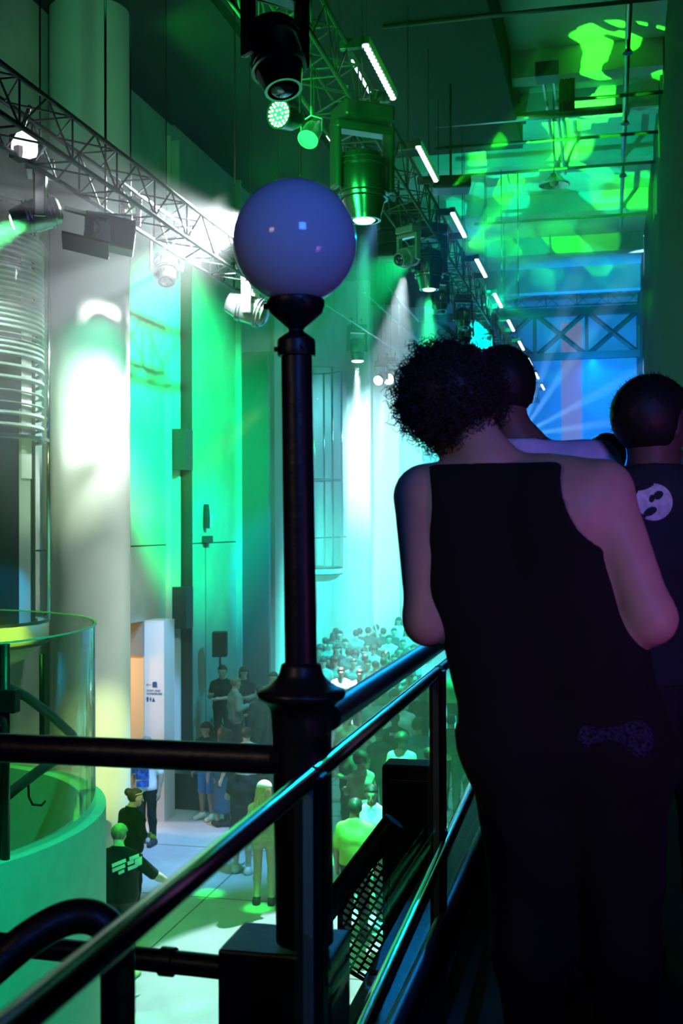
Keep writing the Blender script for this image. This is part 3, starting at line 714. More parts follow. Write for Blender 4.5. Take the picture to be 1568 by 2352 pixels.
# ================================================================== GLASS LIFT BAYS
def lift_bay(c, R, zb, z0, z1, label, louv=None, cab=None):
    """c centre (x, y); bowl from zb to z0; glass from z0 to z1"""
    t = thing('glass_lift_bay', (c[0], c[1], zb), label, 'glass bay')
    cc_ = (c[0], c[1], 0)
    MB().lathe([(R, z0), (R, z1)], cc_, 64).build('glass_drum', M['bayglass'], t, smooth=True)
    MB().lathe([(0, zb), (R * .55, zb + .02), (R * .8, zb + (z0 - zb) * .25), (R * .93, zb + (z0 - zb) * .5), (R * .99, zb + (z0 - zb) * .62), (R * 1.0, zb + (z0 - zb) * .66), (R * 1.01, z0), (R * .9, z0)], cc_, 64).build('bowl', M['cream'], t, smooth=40)
    MB().lathe([(R * 1.005, zb + (z0 - zb) * .55), (R * 1.012, zb + (z0 - zb) * .58), (R * 1.005, zb + (z0 - zb) * .61)], cc_, 64).build('bowl_joint', M['rubber'], t)
    for z in (z0 + .01, (z0 + z1) / 2 - .3, z1): MB().lathe([(R - .02, z - .02), (R + .015, z - .02), (R + .015, z + .02), (R - .02, z + .02), (R - .02, z - .02)], cc_, 64).build('ring', M['brushed'], t)
    for k in range(6):
        a = k * PI / 3 + .42
        MB().tube([(c[0] + R * math.cos(a), c[1] + R * math.sin(a), z0), (c[0] + R * math.cos(a), c[1] + R * math.sin(a), z1)], .028, 8).build('mullion', M['chrome'], t, smooth=True)
    if louv:
        l = MB(); z = louv[0]; i = 0
        while z < louv[1]:
            h = .045 if (i % 7) not in (3, 4) else .012
            l.lathe([(R - .12, z), (R - .05, z + h * .3), (R - .05, z + h), (R - .12, z + h * .8), (R - .12, z)], cc_, 48)
            z += .068 if z > louv[0] + .9 else .15; i += 1
        l.build('louver', M['louver'], t)
        l = MB()
        MB().lathe([(R - .3, z0), (R - .3, louv[0] - .2)], cc_, 32, a0=-2.6, a1=-.25).build('lift_cab', M['steel'], t)
        MB().lathe([(R - .17, z0), (R - .17, z1 - .02)], cc_, 48).build('dark_backing', M['rubber'], t, smooth=True)  # added dark cylinder for the dim interior, hides the rear slats
        MB().lathe([(R - .14, louv[0] - .5), (R - .14, louv[1])], cc_, 8, a0=-.10, a1=.13).build('white_column', M['plaster'], t)
        MB().lathe([(R - .16, z0), (R - .16, louv[0] + .4)], cc_, 8, a0=-.12, a1=.14).build('grey_column', M['concrete'], t)
        fm = MB()
        for z in (z0 + .1, z0 + .35, z0 + .6, z0 + .9):
            fm.lathe([(R - .1, z), (R - .08, z + .03), (R - .1, z + .06)], cc_, 32, a0=-2.6, a1=-.6)
        fm.build('cab_rail', M['brushed'], t)
    return t
tg = atD(104, 1205, 15.3)
cb = tg - CR * 1.35
lift_bay((cb.x, cb.y), 1.35, atD(40, 1548, 15).z, atD(40, 1432, 15).z, atD(40, 452, 14.6).z, 'tall glass lift bay at the far left with louvers and a pale bowl foot',
         louv=(atD(40, 1010, 15).z, atD(40, 540, 15).z))
tg = atD(786, 1205, 31)
cb2 = tg - CR * .74
lift_bay((cb2.x, cb2.y), .74, atD(755, 1336, 31).z, atD(755, 1304, 31).z, atD(755, 850, 31).z, 'distant slim glass bay with a white bowl foot, right of the lamp post')

# ================================================================== ROUND RAMP WALL WITH GLASS SCREEN
dc = atD(-440, 1205, 10.81); DR = 2.62
zt_ = atD(248, 1838, 11.38).z; zg = atD(217, 1432, 11.35).z
struct(MB().lathe([(DR + .10, ZF), (DR + .10, zt_), (DR - .12, zt_), (DR - .12, ZF)], (dc.x, dc.y, 0), 96).build('wall_round', mat('painted_wall', (.62, .66, .62), .45, noise=.05), smooth=40))
t = thing('glass_screen', (dc.x, dc.y, zt_), 'tall curved clear screen standing on the round ramp wall', 'glass screen')
MB().lathe([(DR, zt_ + .002), (DR, zg)], (dc.x, dc.y, 0), 128).build('curved_pane', M['drumglass'], t, smooth=True)
MB().lathe([(DR - .012, zg), (DR - .012, zg + .012), (DR + .012, zg + .012), (DR + .012, zg), (DR - .012, zg)], (dc.x, dc.y, 0), 128).build('pane_edge', M['glassedge'], t)
for k, px in enumerate((12, 96)):
    # near-side posts: intersect the viewing ray with the drum radius
    r = ray(px, 1205); o2 = Vector((EYE.x - dc.x, EYE.y - dc.y)); d2 = Vector((r.x, r.y)); A_ = d2.dot(d2); B_ = 2 * o2.dot(d2); C_ = o2.dot(o2) - (DR + .03) ** 2
    rt = math.sqrt(max(0, B_ * B_ - 4 * A_ * C_)); s_ = (-B_ - rt) / (2 * A_) if k == 0 else (-B_ + rt) / (2 * A_) * .985
    q = EYE + r * s_
    MB().tube([(q.x, q.y, zt_), (q.x, q.y, zg if k == 0 else atD(96, 1495, 13).z)], .038 if k == 0 else .03, 12).build('post', M['black'], t, smooth=True)
    if k == 0: MB().tube([(q.x - .05, q.y, zt_), (q.x - .05, q.y, zg)], .014, 8).build('post_trim', M['chrome'], t, smooth=True)
    if k == 0: MB().box((q.x - .06, q.y - .05, atD(12, 1645, 9.2).z), (q.x + .11, q.y + .05, atD(12, 1590, 9.2).z)).build('bracket_block', M['black'], t, bevel=.01)
hr = thing('ramp_handrail', atD(60, 1760, 11), 'sloping handrails inside the curved glass screen', 'handrail')
MB().tube([atD(-20, 1560, 9.9), atD(60, 1600, 10.6), atD(120, 1645, 11.2), atD(168, 1690, 11.8)], .045, 12).build('upper_rail', M['steel'], hr, smooth=True)
MB().tube([atD(0, 1840, 10.4), atD(40, 1808, 10.7), atD(90, 1770, 11.2), atD(140, 1738, 11.7)], .05, 12).build('lower_rail', M['steel'], hr, smooth=True)
MB().tube([atD(65, 1795, 11), atD(66, 1830, 11), atD(75, 1848, 11.05), atD(95, 1850, 11.1), atD(104, 1840, 11.15)], .012, 8).build('hook', M['steel'], hr, smooth=True)
# loudspeaker on a pole at the wall
c = atX(505, 1479, XW + .42); zs_ = ZF + PZ; k_ = .86
t = thing('pole_speaker', (c.x, c.y, zs_), 'black loudspeaker on a pole in front of the concrete wall', 'speaker')
MB().obox(c, (.165 * k_, .04, 0), (-.04, .15, 0), (0, 0, .29 * k_)).build('cabinet', M['rubber'], t, bevel=.02)
MB().obox(c - Vector((-.03, .155, 0)), (.15 * k_, .036, 0), (-.002, .01, 0), (0, 0, .27 * k_)).build('grille', M['blackmetal'], t)
MB().tube([(c.x, c.y, zs_ + .7), c - Vector((0, 0, .24))], .02, 8).build('pole', M['steel'], t)
for k in range(3):
    a = k * 2 * PI / 3; MB().tube([(c.x, c.y, zs_ + .7), (c.x + .32 * math.cos(a), c.y + .32 * math.sin(a), zs_ + .012)], .014, 6).build('leg', M['steel'], t)
# small fitting on the concrete joint
c = atX(474, 1190, XW + .06)
t = thing('wall_bracket', c, 'small dark bracket with a pale card on the green lit concrete', 'wall fitting')
MB().tube([c + Vector((0, 0, .28)), c, c - Vector((0, 0, .2))], [.05, .075, .07], 10).build('body', M['rubber'], t)
MB().box((XW + .004, c.y - .12, c.z - .5), (XW + .12, c.y + .22, c.z - .36)).build('shelf', M['steel'], t)
MB().box((XW + .002, c.y + .2, c.z - .2), (XW + .02, c.y + .5, c.z + .1)).build('card', M['plaster'], t)
# wayfinding marks on the pale wall by the door
def letters(txt, loc, size, rot, m_, parent=None, ext=.003, name='lettering'):
    cu = bpy.data.curves.new(name, 'FONT'); cu.body = txt; cu.size = size; cu.extrude = ext
    tmp = bpy.data.objects.new(name, cu); COL.objects.link(tmp)
    dg = bpy.context.evaluated_depsgraph_get(); me = bpy.data.meshes.new_from_object(tmp.evaluated_get(dg))
    bpy.data.objects.remove(tmp)
    me.materials.clear(); me.materials.append(m_)
    o = bpy.data.objects.new(name, me); COL.objects.link(o)
    W_ = Matrix.Translation(loc) @ rot.to_4x4()
    if parent is not None:
        o.parent = parent; o.matrix_basis = world_of(parent).inverted() @ W_
    else: o.matrix_basis = W_
    return o
ink = mat('blue_ink', (.01, .06, .22), .6)
ys_ = YW(331) - .002
t = thing('wall_sign', atY(350, 1590, ys_), 'small wayfinding sign with arrow, two text lines and toilet figures by the doorway', 'sign')
rotw = Matrix(((1, 0, 0), (0, 0, -1), (0, 1, 0)))        # text facing the viewer, reading along +x
def S(px, py): return atY(px, py, ys_)
mm = S(361, 1600).x - S(360, 1600).x                      # metres per picture pixel on the sign
letters('<', S(335, 1577), 11 * mm, rotw, ink, t, name='arrow')
q = S(341, 1573); MB().box((q.x, ys_ - .003, q.z - .4 * mm), (S(347, 1573).x, ys_, q.z + .4 * mm)).build('arrow_shaft', ink, t)
q = S(350, 1579); qq = S(360.5, 1568)
MB().prism([(q.x, ys_, q.z), (qq.x, ys_, q.z), (qq.x, ys_, qq.z), (qq.x - 2.5 * mm, ys_, qq.z + 2 * mm), (q.x + 2.5 * mm, ys_, qq.z + 2 * mm), (q.x, ys_, qq.z)], (0, -.003, 0)).build('coat_symbol', ink, t)
letters('COAT AND', S(336, 1588.3), 6.2 * mm, rotw, ink, t)
letters('WARDROBE', S(336, 1595.4), 6.6 * mm, rotw, ink, t)
for k, px in enumerate((336, 343, 349.5)):
    a_ = S(px, 1612); b_ = S(px + 5.5, 1600); xm = (a_.x + b_.x) / 2; hw = (b_.x - a_.x) / 2; z0_, z1_ = a_.z, b_.z
    if k == 0: poly = [(xm - hw * .5, z0_), (xm + hw * .5, z0_), (xm + hw, z1_ - 3 * mm), (xm, z1_), (xm - hw, z1_ - 3 * mm)]
    elif k == 1: poly = [(xm, z0_), (xm + hw * .8, (z0_ + z1_) / 2), (xm, z1_), (xm - hw * .8, (z0_ + z1_) / 2)]
    else: poly = [(xm - hw * 1.2, z0_), (xm + hw * 1.3, z0_), (xm, z1_ - mm)]
    MB().prism([(x_, ys_, z_) for x_, z_ in poly], (0, -.003, 0)).build('toilet_figure', ink, t)

# black drape and projector high on the right
a, b = atY(1284, 256, 21.0), atY(1320, 256, 21.0)
t = thing('hanging_drape', Vector((a.x, 21.0, a.z)), 'narrow black drape hanging from the ceiling over the balcony', 'drape')
dr = MB()
n_ = 12
vs_ = [(a.x + (b.x - a.x) * k / n_, 21.0 + .03 * math.sin(k * 1.9), z_) for z_ in (a.z, ZC) for k in range(n_ + 1)]
dr.add(vs_ + [(x_, y_ + .02, z_) for x_, y_, z_ in vs_], [(k, k + 1, n_ + 2 + k, n_ + 1 + k) for k in range(n_)] + [(k + 2 * n_ + 2, k + 3 * n_ + 3, k + 3 * n_ + 4, k + 2 * n_ + 3) for k in range(n_)])
dr.build('cloth', M['rubber'], t)
MB().tube([(a.x - .05, 21.01, ZC - .1), (b.x + .05, 21.01, ZC - .1)], .02, 8).build('batten_pipe', M['steel'], t)
c = atD(1035, 425, 20)
t = thing('projector', c, 'dark projector slung right of the third light bar', 'projector')
MB().obox(c, (.33, .05, 0), (-.05, .25, 0), (0, 0, .11)).build('body', M['bodyblack'], t, bevel=.04)
MB().lathe([(.0, .0), (.07, .0), (.09, .06), (.07, .1), (.03, .07)], c + Vector((-.28, -.18, 0)), 18, (-.8, -.6, 0)).build('lens', M['gloss'], t, smooth=40)
MB().tube([c + Vector((0, 0, .1)), Vector((c.x, c.y, ZC))], .02, 8).build('hanging_rod', M['steel'], t)

# ================================================================== PEOPLE: smooth implicit surfaces
def cone_sd(P, a, b, ra, rb):
    a = np.asarray(a, float); b = np.asarray(b, float); ba = b - a; l2 = max(1e-9, ba @ ba)
    t = np.clip(((P - a) @ ba) / l2, 0, 1)
    q = P - a - t[..., None] * ba
    return np.sqrt((q * q).sum(-1)) - (ra + (rb - ra) * t)
def ell_sd(P, c, r, rot=None):
    q = P - np.asarray(c, float)
    if rot is not None: q = q @ rot            # columns of rot: local axes
    r = np.asarray(r, float)
    k0 = np.sqrt(((q / r) ** 2).sum(-1)); k1 = np.sqrt(((q / (r * r)) ** 2).sum(-1)) + 1e-9
    return k0 * (k0 - 1.0) / k1
def field(P, prims, k=0.03):
    """prims: ('c',a,b,ra,rb[,k]) cones, ('e',c,r[,rot]) ellipsoids; blended smoothly"""
    d = None
    for p in prims:
        kk = k
        if p[0] == 'c':
            s = cone_sd(P, *p[1:5]); kk = p[5] if len(p) > 5 else k
        else:
            s = ell_sd(P, p[1], p[2], p[3] if len(p) > 3 else None); kk = p[4] if len(p) > 4 else k
        if d is None: d = s
        else:
            h = np.maximum(kk - np.abs(d - s), 0) / kk
            d = np.minimum(d, s) - h * h * kk * 0.25
    return d
def bounds(prims, pad):
    lo = np.full(3, 1e9); hi = -lo
    for p in prims:
        if p[0] == 'c':
            for q, r in ((p[1], p[3]), (p[2], p[4])):
                q = np.asarray(q, float); lo = np.minimum(lo, q - r); hi = np.maximum(hi, q + r)
        else:
            q = np.asarray(p[1], float); r = max(p[2]); lo = np.minimum(lo, q - r); hi = np.maximum(hi, q + r)
    return lo - pad, hi + pad
def surface_nets(fn, lo, hi, res):
    n = np.maximum(3, np.ceil((hi - lo) / res).astype(int) + 1)
    ax = [lo[i] + res * np.arange(n[i]) for i in range(3)]
    G = np.stack(np.meshgrid(*ax, indexing='ij'), -1)
    V = fn(G.reshape(-1, 3)).reshape(n)
    S = V < 0
    c = np.zeros(n - 1, int)
    for i in (0, 1):
        for j_ in (0, 1):
            for k in (0, 1): c += S[i:n[0] - 1 + i, j_:n[1] - 1 + j_, k:n[2] - 1 + k]
    act = (c > 0) & (c < 8)
    idx = -np.ones(n - 1, int); cells = np.argwhere(act); idx[act] = np.arange(len(cells))
    acc = np.zeros((len(cells), 3)); cnt = np.zeros(len(cells))
    cor = [(i, j_, k) for i in (0, 1) for j_ in (0, 1) for k in (0, 1)]
    for A in cor:
        for d in range(3):
            if A[d] == 1: continue
            B = list(A); B[d] = 1
            va = V[tuple((cells + A).T)]; vb = V[tuple((cells + B).T)]
            x = (va < 0) != (vb < 0)
            t = np.where(x, va / np.where(np.abs(va - vb) < 1e-12, 1e-12, va - vb), 0)
            p = np.array(A, float)[None].repeat(len(cells), 0); p[:, d] += t
            acc[x] += p[x]; cnt[x] += 1
    verts = lo + (cells + acc / np.maximum(cnt, 1)[:, None]) * res
    faces = []
    for d in range(3):
        u, v = (d + 1) % 3, (d + 2) % 3
        s0 = [slice(None)] * 3; s1 = [slice(None)] * 3
        s0[d] = slice(0, n[d] - 1); s1[d] = slice(1, n[d])
        a, b = S[tuple(s0)], S[tuple(s1)]
        e = np.argwhere(a != b)
        e = e[(e[:, u] > 0) & (e[:, v] > 0) & (e[:, u] < n[u] - 1) & (e[:, v] < n[v] - 1)]
        fl_ = a[tuple(e.T)]
        q = []
        for du, dv in ((-1, -1), (0, -1), (0, 0), (-1, 0)):
            o = e.copy(); o[:, u] += du; o[:, v] += dv; q.append(idx[tuple(o.T)])
        q = np.stack(q, 1); q[~fl_] = q[~fl_][:, ::-1]
        faces.append(q)
    return verts, np.concatenate(faces)
def np_mesh(name, verts, faces, m_, smooth=True):
    me = bpy.data.meshes.new(name)
    nv, nf = len(verts), len(faces); k = faces.shape[1]
    me.vertices.add(nv); me.vertices.foreach_set('co', np.asarray(verts, np.float32).ravel())
    me.loops.add(nf * k); me.loops.foreach_set('vertex_index', np.asarray(faces, np.int32).ravel())
    me.polygons.add(nf); me.polygons.foreach_set('loop_start', np.arange(0, nf * k, k, dtype=np.int32))
    me.update(calc_edges=True); me.validate()
    me.materials.append(m_)
    if smooth: me.shade_smooth()
    return me
def implicit(name, prims, res, m_, parent, k=0.03, grow=0.0, clips=(), bump=None, lo_hi=None):
    """clips: functions P -> signed distance; the result keeps points where every clip is < 0"""
    lo, hi = lo_hi if lo_hi else bounds(prims, grow + res * 3)
    def fn(P):
        d = field(P, prims, k) - grow
        if bump is not None: d = d + bump(P)
        for c in clips: d = np.maximum(d, c(P))
        return d
    v, f = surface_nets(fn, np.asarray(lo, float), np.asarray(hi, float), res)
    me = np_mesh(name, v, f, m_)
    o = bpy.data.objects.new(name, me); COL.objects.link(o)
    if parent is not None: o.parent = parent
    return o
def below(z): return lambda P: P[:, 2] - z
def above(z): return lambda P: z - P[:, 2]
def plane(n, c): n = np.asarray(n, float); n = n / np.linalg.norm(n); return lambda P: (P - np.asarray(c, float)) @ n

SK = {}
def skin(col):
    if col not in SK: SK[col] = mat('skin', col, 0.5, spec=0.35, noise=.06, scale=25)
    return SK[col]
CL = {}
def cloth(col, rough=0.85):
    if (col, rough) not in CL: CL[(col, rough)] = mat('fabric', col, rough, noise=.12, scale=14, spec=.25)
    return CL[(col, rough)]
HM = {}
def hairm(col):
    if col not in HM: HM[col] = mat('hair', col, 0.55, spec=.4, noise=.35, scale=40, stretch=(1, 1, .3))
    return HM[col]

def skeleton(pose):
    """joint positions, person facing +y, height 1.75, feet on z = 0"""
    g = lambda k, d: np.array(pose.get(k, d), float)
    J = dict(hip=g('hip', (0, 0, .96)), chest=g('chest', (0, .0, 1.27)), neck=g('neck', (0, -.01, 1.48)), head=g('head', (0, .02, 1.62)))
    for s, n in ((-1, 'L'), (1, 'R')):
        J['sh' + n] = g('sh' + n, (s * .168, 0, 1.37)); J['el' + n] = g('el' + n, (s * .25, -.02, 1.14)); J['ha' + n] = g('ha' + n, (s * .26, .06, .90))
        J['th' + n] = g('th' + n, (s * .092, 0, .93)); J['kn' + n] = g('kn' + n, (s * .10, .02, .50)); J['an' + n] = g('an' + n, (s * .11, -.01, .09))
        J['to' + n] = g('to' + n, tuple(J['an' + n] + np.array((s * .02, .16, -.055))))
    return J
def torso_prims(J, wd=1.0, girth=1.0, female=False):
    h, c, n = J['hip'], J['chest'], J['neck']
    sd = (J['shR'] - J['shL']); sd = sd / np.linalg.norm(sd)
    p = []
    w_ = .082 * wd
    for s in (-1, 1):
        p.append(('c', h + sd * s * .075 * wd, h * .5 + c * .5 + sd * s * (.058 if female else .068) * wd, .112 * girth, (.088 if female else .102) * girth))
        p.append(('c', h * .5 + c * .5 + sd * s * .068 * wd, c + sd * s * w_, .10 * girth, .112 * girth))
        sh = J['shR'] if s > 0 else J['shL']
        p.append(('c', c + sd * s * .07 * wd, sh * .8 + n * .2 - np.array((0, 0, .075)), .11 * girth, .066))
        p.append(('c', n - np.array((0, 0, .005)), sh, .046, .056))
    p.append(('c', c, n, .10, .055))
    return p
def arm_prims(J, s, fem=1.0, full=True, hand=True):
    n = 'L' if s < 0 else 'R'; a, e, h = J['sh' + n], J['el' + n], J['ha' + n]
    p = [('c', a, e, .058 * fem, .043 * fem)]
    if full:
        m_ = e * .7 + h * .3
        p += [('c', e, m_, .043 * fem, .043 * fem), ('c', m_, h, .043 * fem, .029 * fem)]
    if full and hand:
        d = (h - e) / np.linalg.norm(h - e)
        side = np.array((s * 1.0, .2, 0.)); side = side - d * (side @ d); side /= np.linalg.norm(side)
        nrm = np.cross(d, side)
        p.append(('c', h, h + d * .075, .027, .033, .02))
        for i, (o, L) in enumerate(((-.026, .062), (-.009, .074), (.009, .07), (.025, .055))):
            b = h + d * .085 + nrm * o; m2 = b + d * L * .55 - side * .006; t_ = m2 + d * L * .45 - side * .018
            p.append(('c', b, m2, .0105, .0098, .008)); p.append(('c', m2, t_, .0098, .008, .008))
        p.append(('c', h + d * .03 + nrm * .025, h + d * .075 + nrm * .052 - side * .012, .012, .0095, .01))
    return p
def leg_prims(J, s, g=1.0):
    n = 'L' if s < 0 else 'R'; t, k, a, o = J['th' + n], J['kn' + n], J['an' + n], J['to' + n]
    m_ = k * .72 + a * .28 + np.array((0, -.012, 0))
    return [('c', t, k, .086 * g, .056 * g), ('c', k, m_, .055 * g, .056 * g), ('c', m_, a, .055 * g, .037)]
def foot_prims(J, s):
    n = 'L' if s < 0 else 'R'; a, o = J['an' + n], J['to' + n]
    return [('c', a - np.array((0, .03, .045)), o, .043, .034), ('c', a, a - np.array((0, .02, .045)), .04, .04)]
def rotz(a): return np.array(((math.cos(a), -math.sin(a), 0), (math.sin(a), math.cos(a), 0), (0, 0, 1)))
def head_frame(yaw, pitch=0.0, roll=0.0):
    return np.array(Euler((-pitch, roll, yaw)).to_matrix())    # columns: right, front, up ; positive pitch bows forward
def head_prims(J, R, detail=True):
    c = J['head']; L = lambda x, y, z: c + R @ np.array((x, y, z))
    p = [('e', L(0, -.012, .03), (.077, .096, .09), R, .02), ('c', L(0, .018, -.03), L(0, .048, -.075), .062, .036, .03),
         ('c', J['neck'] - np.array((0, 0, .02)), L(0, -.022, -.05), .056, .052, .03)]
    if detail:
        p += [('c', L(0, .082, .012), L(0, .107, -.028), .009, .015, .02), ('c', L(-.022, .078, -.062), L(.022, .078, -.062), .011, .011, .012),
              ('c', L(-.032, .078, .024), L(.032, .078, .024), .013, .013, .015)]
        for s in (-1, 1): p += [('e', L(s * .079, -.008, .0), (.011, .021, .031), R, .008)]
    return p
def face_parts(J, R, t, col_eye, res=None):
    c = J['head']; L = lambda x, y, z: Vector(c + R @ np.array((x, y, z)))
    for s in (-1, 1):
        b = MB().lathe([(0, -.011), (.008, -.008), (.011, 0), (.008, .008), (0, .011)], (0, 0, 0), 10)
        b.v = [tuple(Vector(v) + L(s * .031, .079, .008)) for v in b.v]
        me = bpy.data.meshes.new('eye'); me.from_pydata(b.v, [], b.f); me.materials.append(col_eye); o = bpy.data.objects.new('eye', me); COL.objects.link(o); o.parent = t
def hair_short(J, R, t, m_, res, thick=.012, low=-.035, noise=.004, name='hair', top=0.0):
    c = J['head']; L = lambda x, y, z: c + R @ np.array((x, y, z))
    pr = [('e', L(0, -.014, .034), (.081, .10, .093 + top), R)]
    def clip(P):
        q = (P - c) @ R
        face = np.minimum(q[:, 1] - .045 + np.clip(q[:, 2], -1, .06) * -.35, 0) * 0
        # keep behind the ear line low down, above the forehead line in front
        line = np.where(q[:, 1] > -.01, .045 + (q[:, 1] + .01) * .25, low + np.clip(q[:, 1] + .01, -.1, 0) * .35)
        return line - q[:, 2]
    bump = (lambda P: noise * (np.sin(P[:, 0] * 190) * np.sin(P[:, 1] * 170 + 1) * np.sin(P[:, 2] * 180 + 2))) if noise else None
    return implicit(name, pr, res, m_, t, .02, thick, [clip], bump)
def hair_long(J, R, t, m_, res, length=.42, thick=.016, name='hair'):
    c = J['head']; L = lambda x, y, z: c + R @ np.array((x, y, z))
    pr = [('e', L(0, -.016, .034), (.083, .102, .095), R, .02), ('c', L(-.045, -.06, 0), L(-.07, -.085, -length * .6), .05, .055), ('c', L(.045, -.06, 0), L(.07, -.085, -length * .6), .05, .055),
          ('c', L(0, -.085, -.02), L(0, -.12, -length), .06, .045)]
    def clip(P):
        q = (P - c) @ R
        return np.where(q[:, 2] > .045, -.1, np.where(q[:, 1] > -.005, .045 - q[:, 2] + (q[:, 1] > .0) * .0, -.1))
    bump = lambda P: .004 * np.sin(P[:, 0] * 260) * np.sin(P[:, 1] * 200)
    return implicit(name, pr, res, m_, t, .04, thick, [clip], bump)
def stand(px, ytop, h, d=None, zb=None):
    z = ZF if zb is None else zb
    if d is None: d = (E - z - h) * F / (ytop - 1205)
    q = atD(px, ytop, d)
    if zb is None:
        for _ in range(12):
            z = floor_z(q.y); d = .5 * d + .5 * (E - z - h) * F / (ytop - 1205); q = atD(px, ytop, d)
    x = max(q.x, XW + .3)
    return (x, q.y, z)
def person(px, ytop, h, rz, label, pose=None, skin_c=(.5, .33, .25), top=(.02, .02, .02), bot=(.02, .02, .025), shoe=(.02, .02, .02), hair='short', hair_c=(.02, .015, .012),
           sleeve=.55, res=.018, hem=.93, bot_to=.1, female=False, girth=1.0, wd=1.0, group='people on the dance floor', d=None, hyaw=0.0, hpitch=0.1, loc=None, skirt=None, eyes=True, extra=None, zb=None):
    """a whole person standing on the dance floor; px, ytop: where the crown of the head shows"""
    if loc is None:
        loc = stand(px, ytop, h, d, zb)
    t = thing('person', loc, label, 'person', group, rz)
    sc = h / 1.75; t.scale = (sc, sc, sc)
    J = skeleton(pose or {})
    R = head_frame(hyaw, hpitch)
    fem = .86 if female else 1.0
    body = torso_prims(J, wd * (.92 if female else 1), girth * (.93 if female else 1), female) + head_prims(J, R)
    for s in (-1, 1): body += arm_prims(J, s, fem * girth ** .5) + leg_prims(J, s, girth ** .5) + foot_prims(J, s)
    implicit('body', body, res, skin(skin_c), t, .03)
    if eyes: face_parts(J, R, t, M['gloss'])
    # top
    tp = torso_prims(J, wd * (.92 if female else 1), girth * (.93 if female else 1), female)
    for s in (-1, 1):
        if sleeve > 0:
            n = 'L' if s < 0 else 'R'; a, e, hh = J['sh' + n], J['el' + n], J['ha' + n]
            if sleeve <= 1: tp.append(('c', a, a + (e - a) * sleeve, .062 * fem, .052 * fem))
            else: tp += [('c', a, e, .062 * fem, .048 * fem), ('c', e, e + (hh - e) * (sleeve - 1), .048 * fem, .038 * fem)]
    nk = J['neck']
    cl = [above(hem), plane((0, .25, 1), nk + np.array((0, 0, .02)))]
    implicit('top', tp, res, cloth(top), t, .04, .014, cl)
    # bottoms
    bp = [p for p in torso_prims(J, wd, girth, female)[:1] + torso_prims(J, wd, girth, female)[4:5]]
    if skirt:
        hp = J['hip']
        bp += [('c', hp, np.array((hp[0], hp[1], skirt + .1)), .14 * girth, .19 * girth)]
        implicit('skirt', bp, res, cloth(bot), t, .05, .012, [below(hem + .08), above(skirt)])
    else:
        for s in (-1, 1): bp += leg_prims(J, s, girth ** .5)
        implicit('trousers', bp, res, cloth(bot), t, .03, .013, [below(hem + .06), above(bot_to)])
    for s in (-1, 1): implicit('shoe', foot_prims(J, s), max(res * .8, .012), cloth(shoe, .6), t, .03, .012, [above(.001), below(.15)])
    hm = hairm(hair_c)
    if hair == 'short': hair_short(J, R, t, hm, res * .85)
    elif hair == 'long': hair_long(J, R, t, hm, res)
    elif hair == 'bun':
        o = hair_short(J, R, t, hm, res * .8, low=-.06)
        c = J['head']; implicit('hair_bun', [('e', c + R @ np.array((0, -.115, .075)), (.052, .05, .05), R)], res * .7, hm, t, .02, .006)
    elif hair == 'curly':
        c = J['head']; implicit('hair', [('e', c + R @ np.array((0, -.02, .05)), (.115, .125, .115), R)], res * .9, hm, t, .02, .012, [lambda P: np.where(((P - c) @ R)[:, 1] > .02, .05 - ((P - c) @ R)[:, 2], -.04 - ((P - c) @ R)[:, 2])], lambda P: .012 * np.sin(P[:, 0] * 130) * np.sin(P[:, 1] * 120) * np.sin(P[:, 2] * 125))
    if extra: extra(t, J, R)
    return t, J, R

# ================================================================== PEOPLE ON THE BALCONY
from mathutils.bvhtree import BVHTree
def decal(name, polys, target, m_, off=.004, sub=3, root=None):
    """flat print on cloth: polygons drawn in picture coordinates laid on the surface of TARGET (a child of ROOT)"""
    root = root or target.parent
    W_ = world_of(root); inv = W_.inverted()
    bvh = BVHTree.FromPolygons([v.co for v in target.data.vertices], [tuple(p.vertices) for p in target.data.polygons])
    vs_, fs_ = [], []
    e = inv @ EYE
    def hit(x, y):
        d = ((inv @ (EYE + ray(x, y))) - e).normalized()
        h = bvh.ray_cast(e, d)
        if h[0] is None: return None
        return h[0] + h[1] * off
    for poly in polys:
        if len(poly) == 4:
            n = sub
            grid = {}
            for i in range(n + 1):
                for j_ in range(n + 1):
                    u, v = i / n, j_ / n
                    x = (poly[0][0] * (1 - u) + poly[1][0] * u) * (1 - v) + (poly[3][0] * (1 - u) + poly[2][0] * u) * v
                    y = (poly[0][1] * (1 - u) + poly[1][1] * u) * (1 - v) + (poly[3][1] * (1 - u) + poly[2][1] * u) * v
                    h = hit(x, y)
                    if h is not None: grid[i, j_] = len(vs_); vs_.append(tuple(h))
            for i in range(n):
                for j_ in range(n):
                    q = [(i, j_), (i + 1, j_), (i + 1, j_ + 1), (i, j_ + 1)]
                    if all(k in grid for k in q): fs_.append(tuple(grid[k] for k in q))
        else:
            cx = sum(p[0] for p in poly) / len(poly); cyy = sum(p[1] for p in poly) / len(poly)
            rings = []
            for s in (0.0, .34, .67, 1.0):
                row = []
                for (x, y) in poly:
                    h = hit(cx + (x - cx) * s, cyy + (y - cyy) * s)
                    row.append(None if h is None else len(vs_))
                    if h is not None: vs_.append(tuple(h))
                rings.append(row)
            n = len(poly)
            for a, b in zip(rings[:-1], rings[1:]):
                for i in range(n):
                    q = [a[i], a[(i + 1) % n], b[(i + 1) % n], b[i]]
                    if None not in q: fs_.append(tuple(q))
    me = bpy.data.meshes.new(name); me.from_pydata(vs_, [], fs_); me.materials.append(m_)
    o = bpy.data.objects.new(name, me); COL.objects.link(o); o.parent = root
    return o
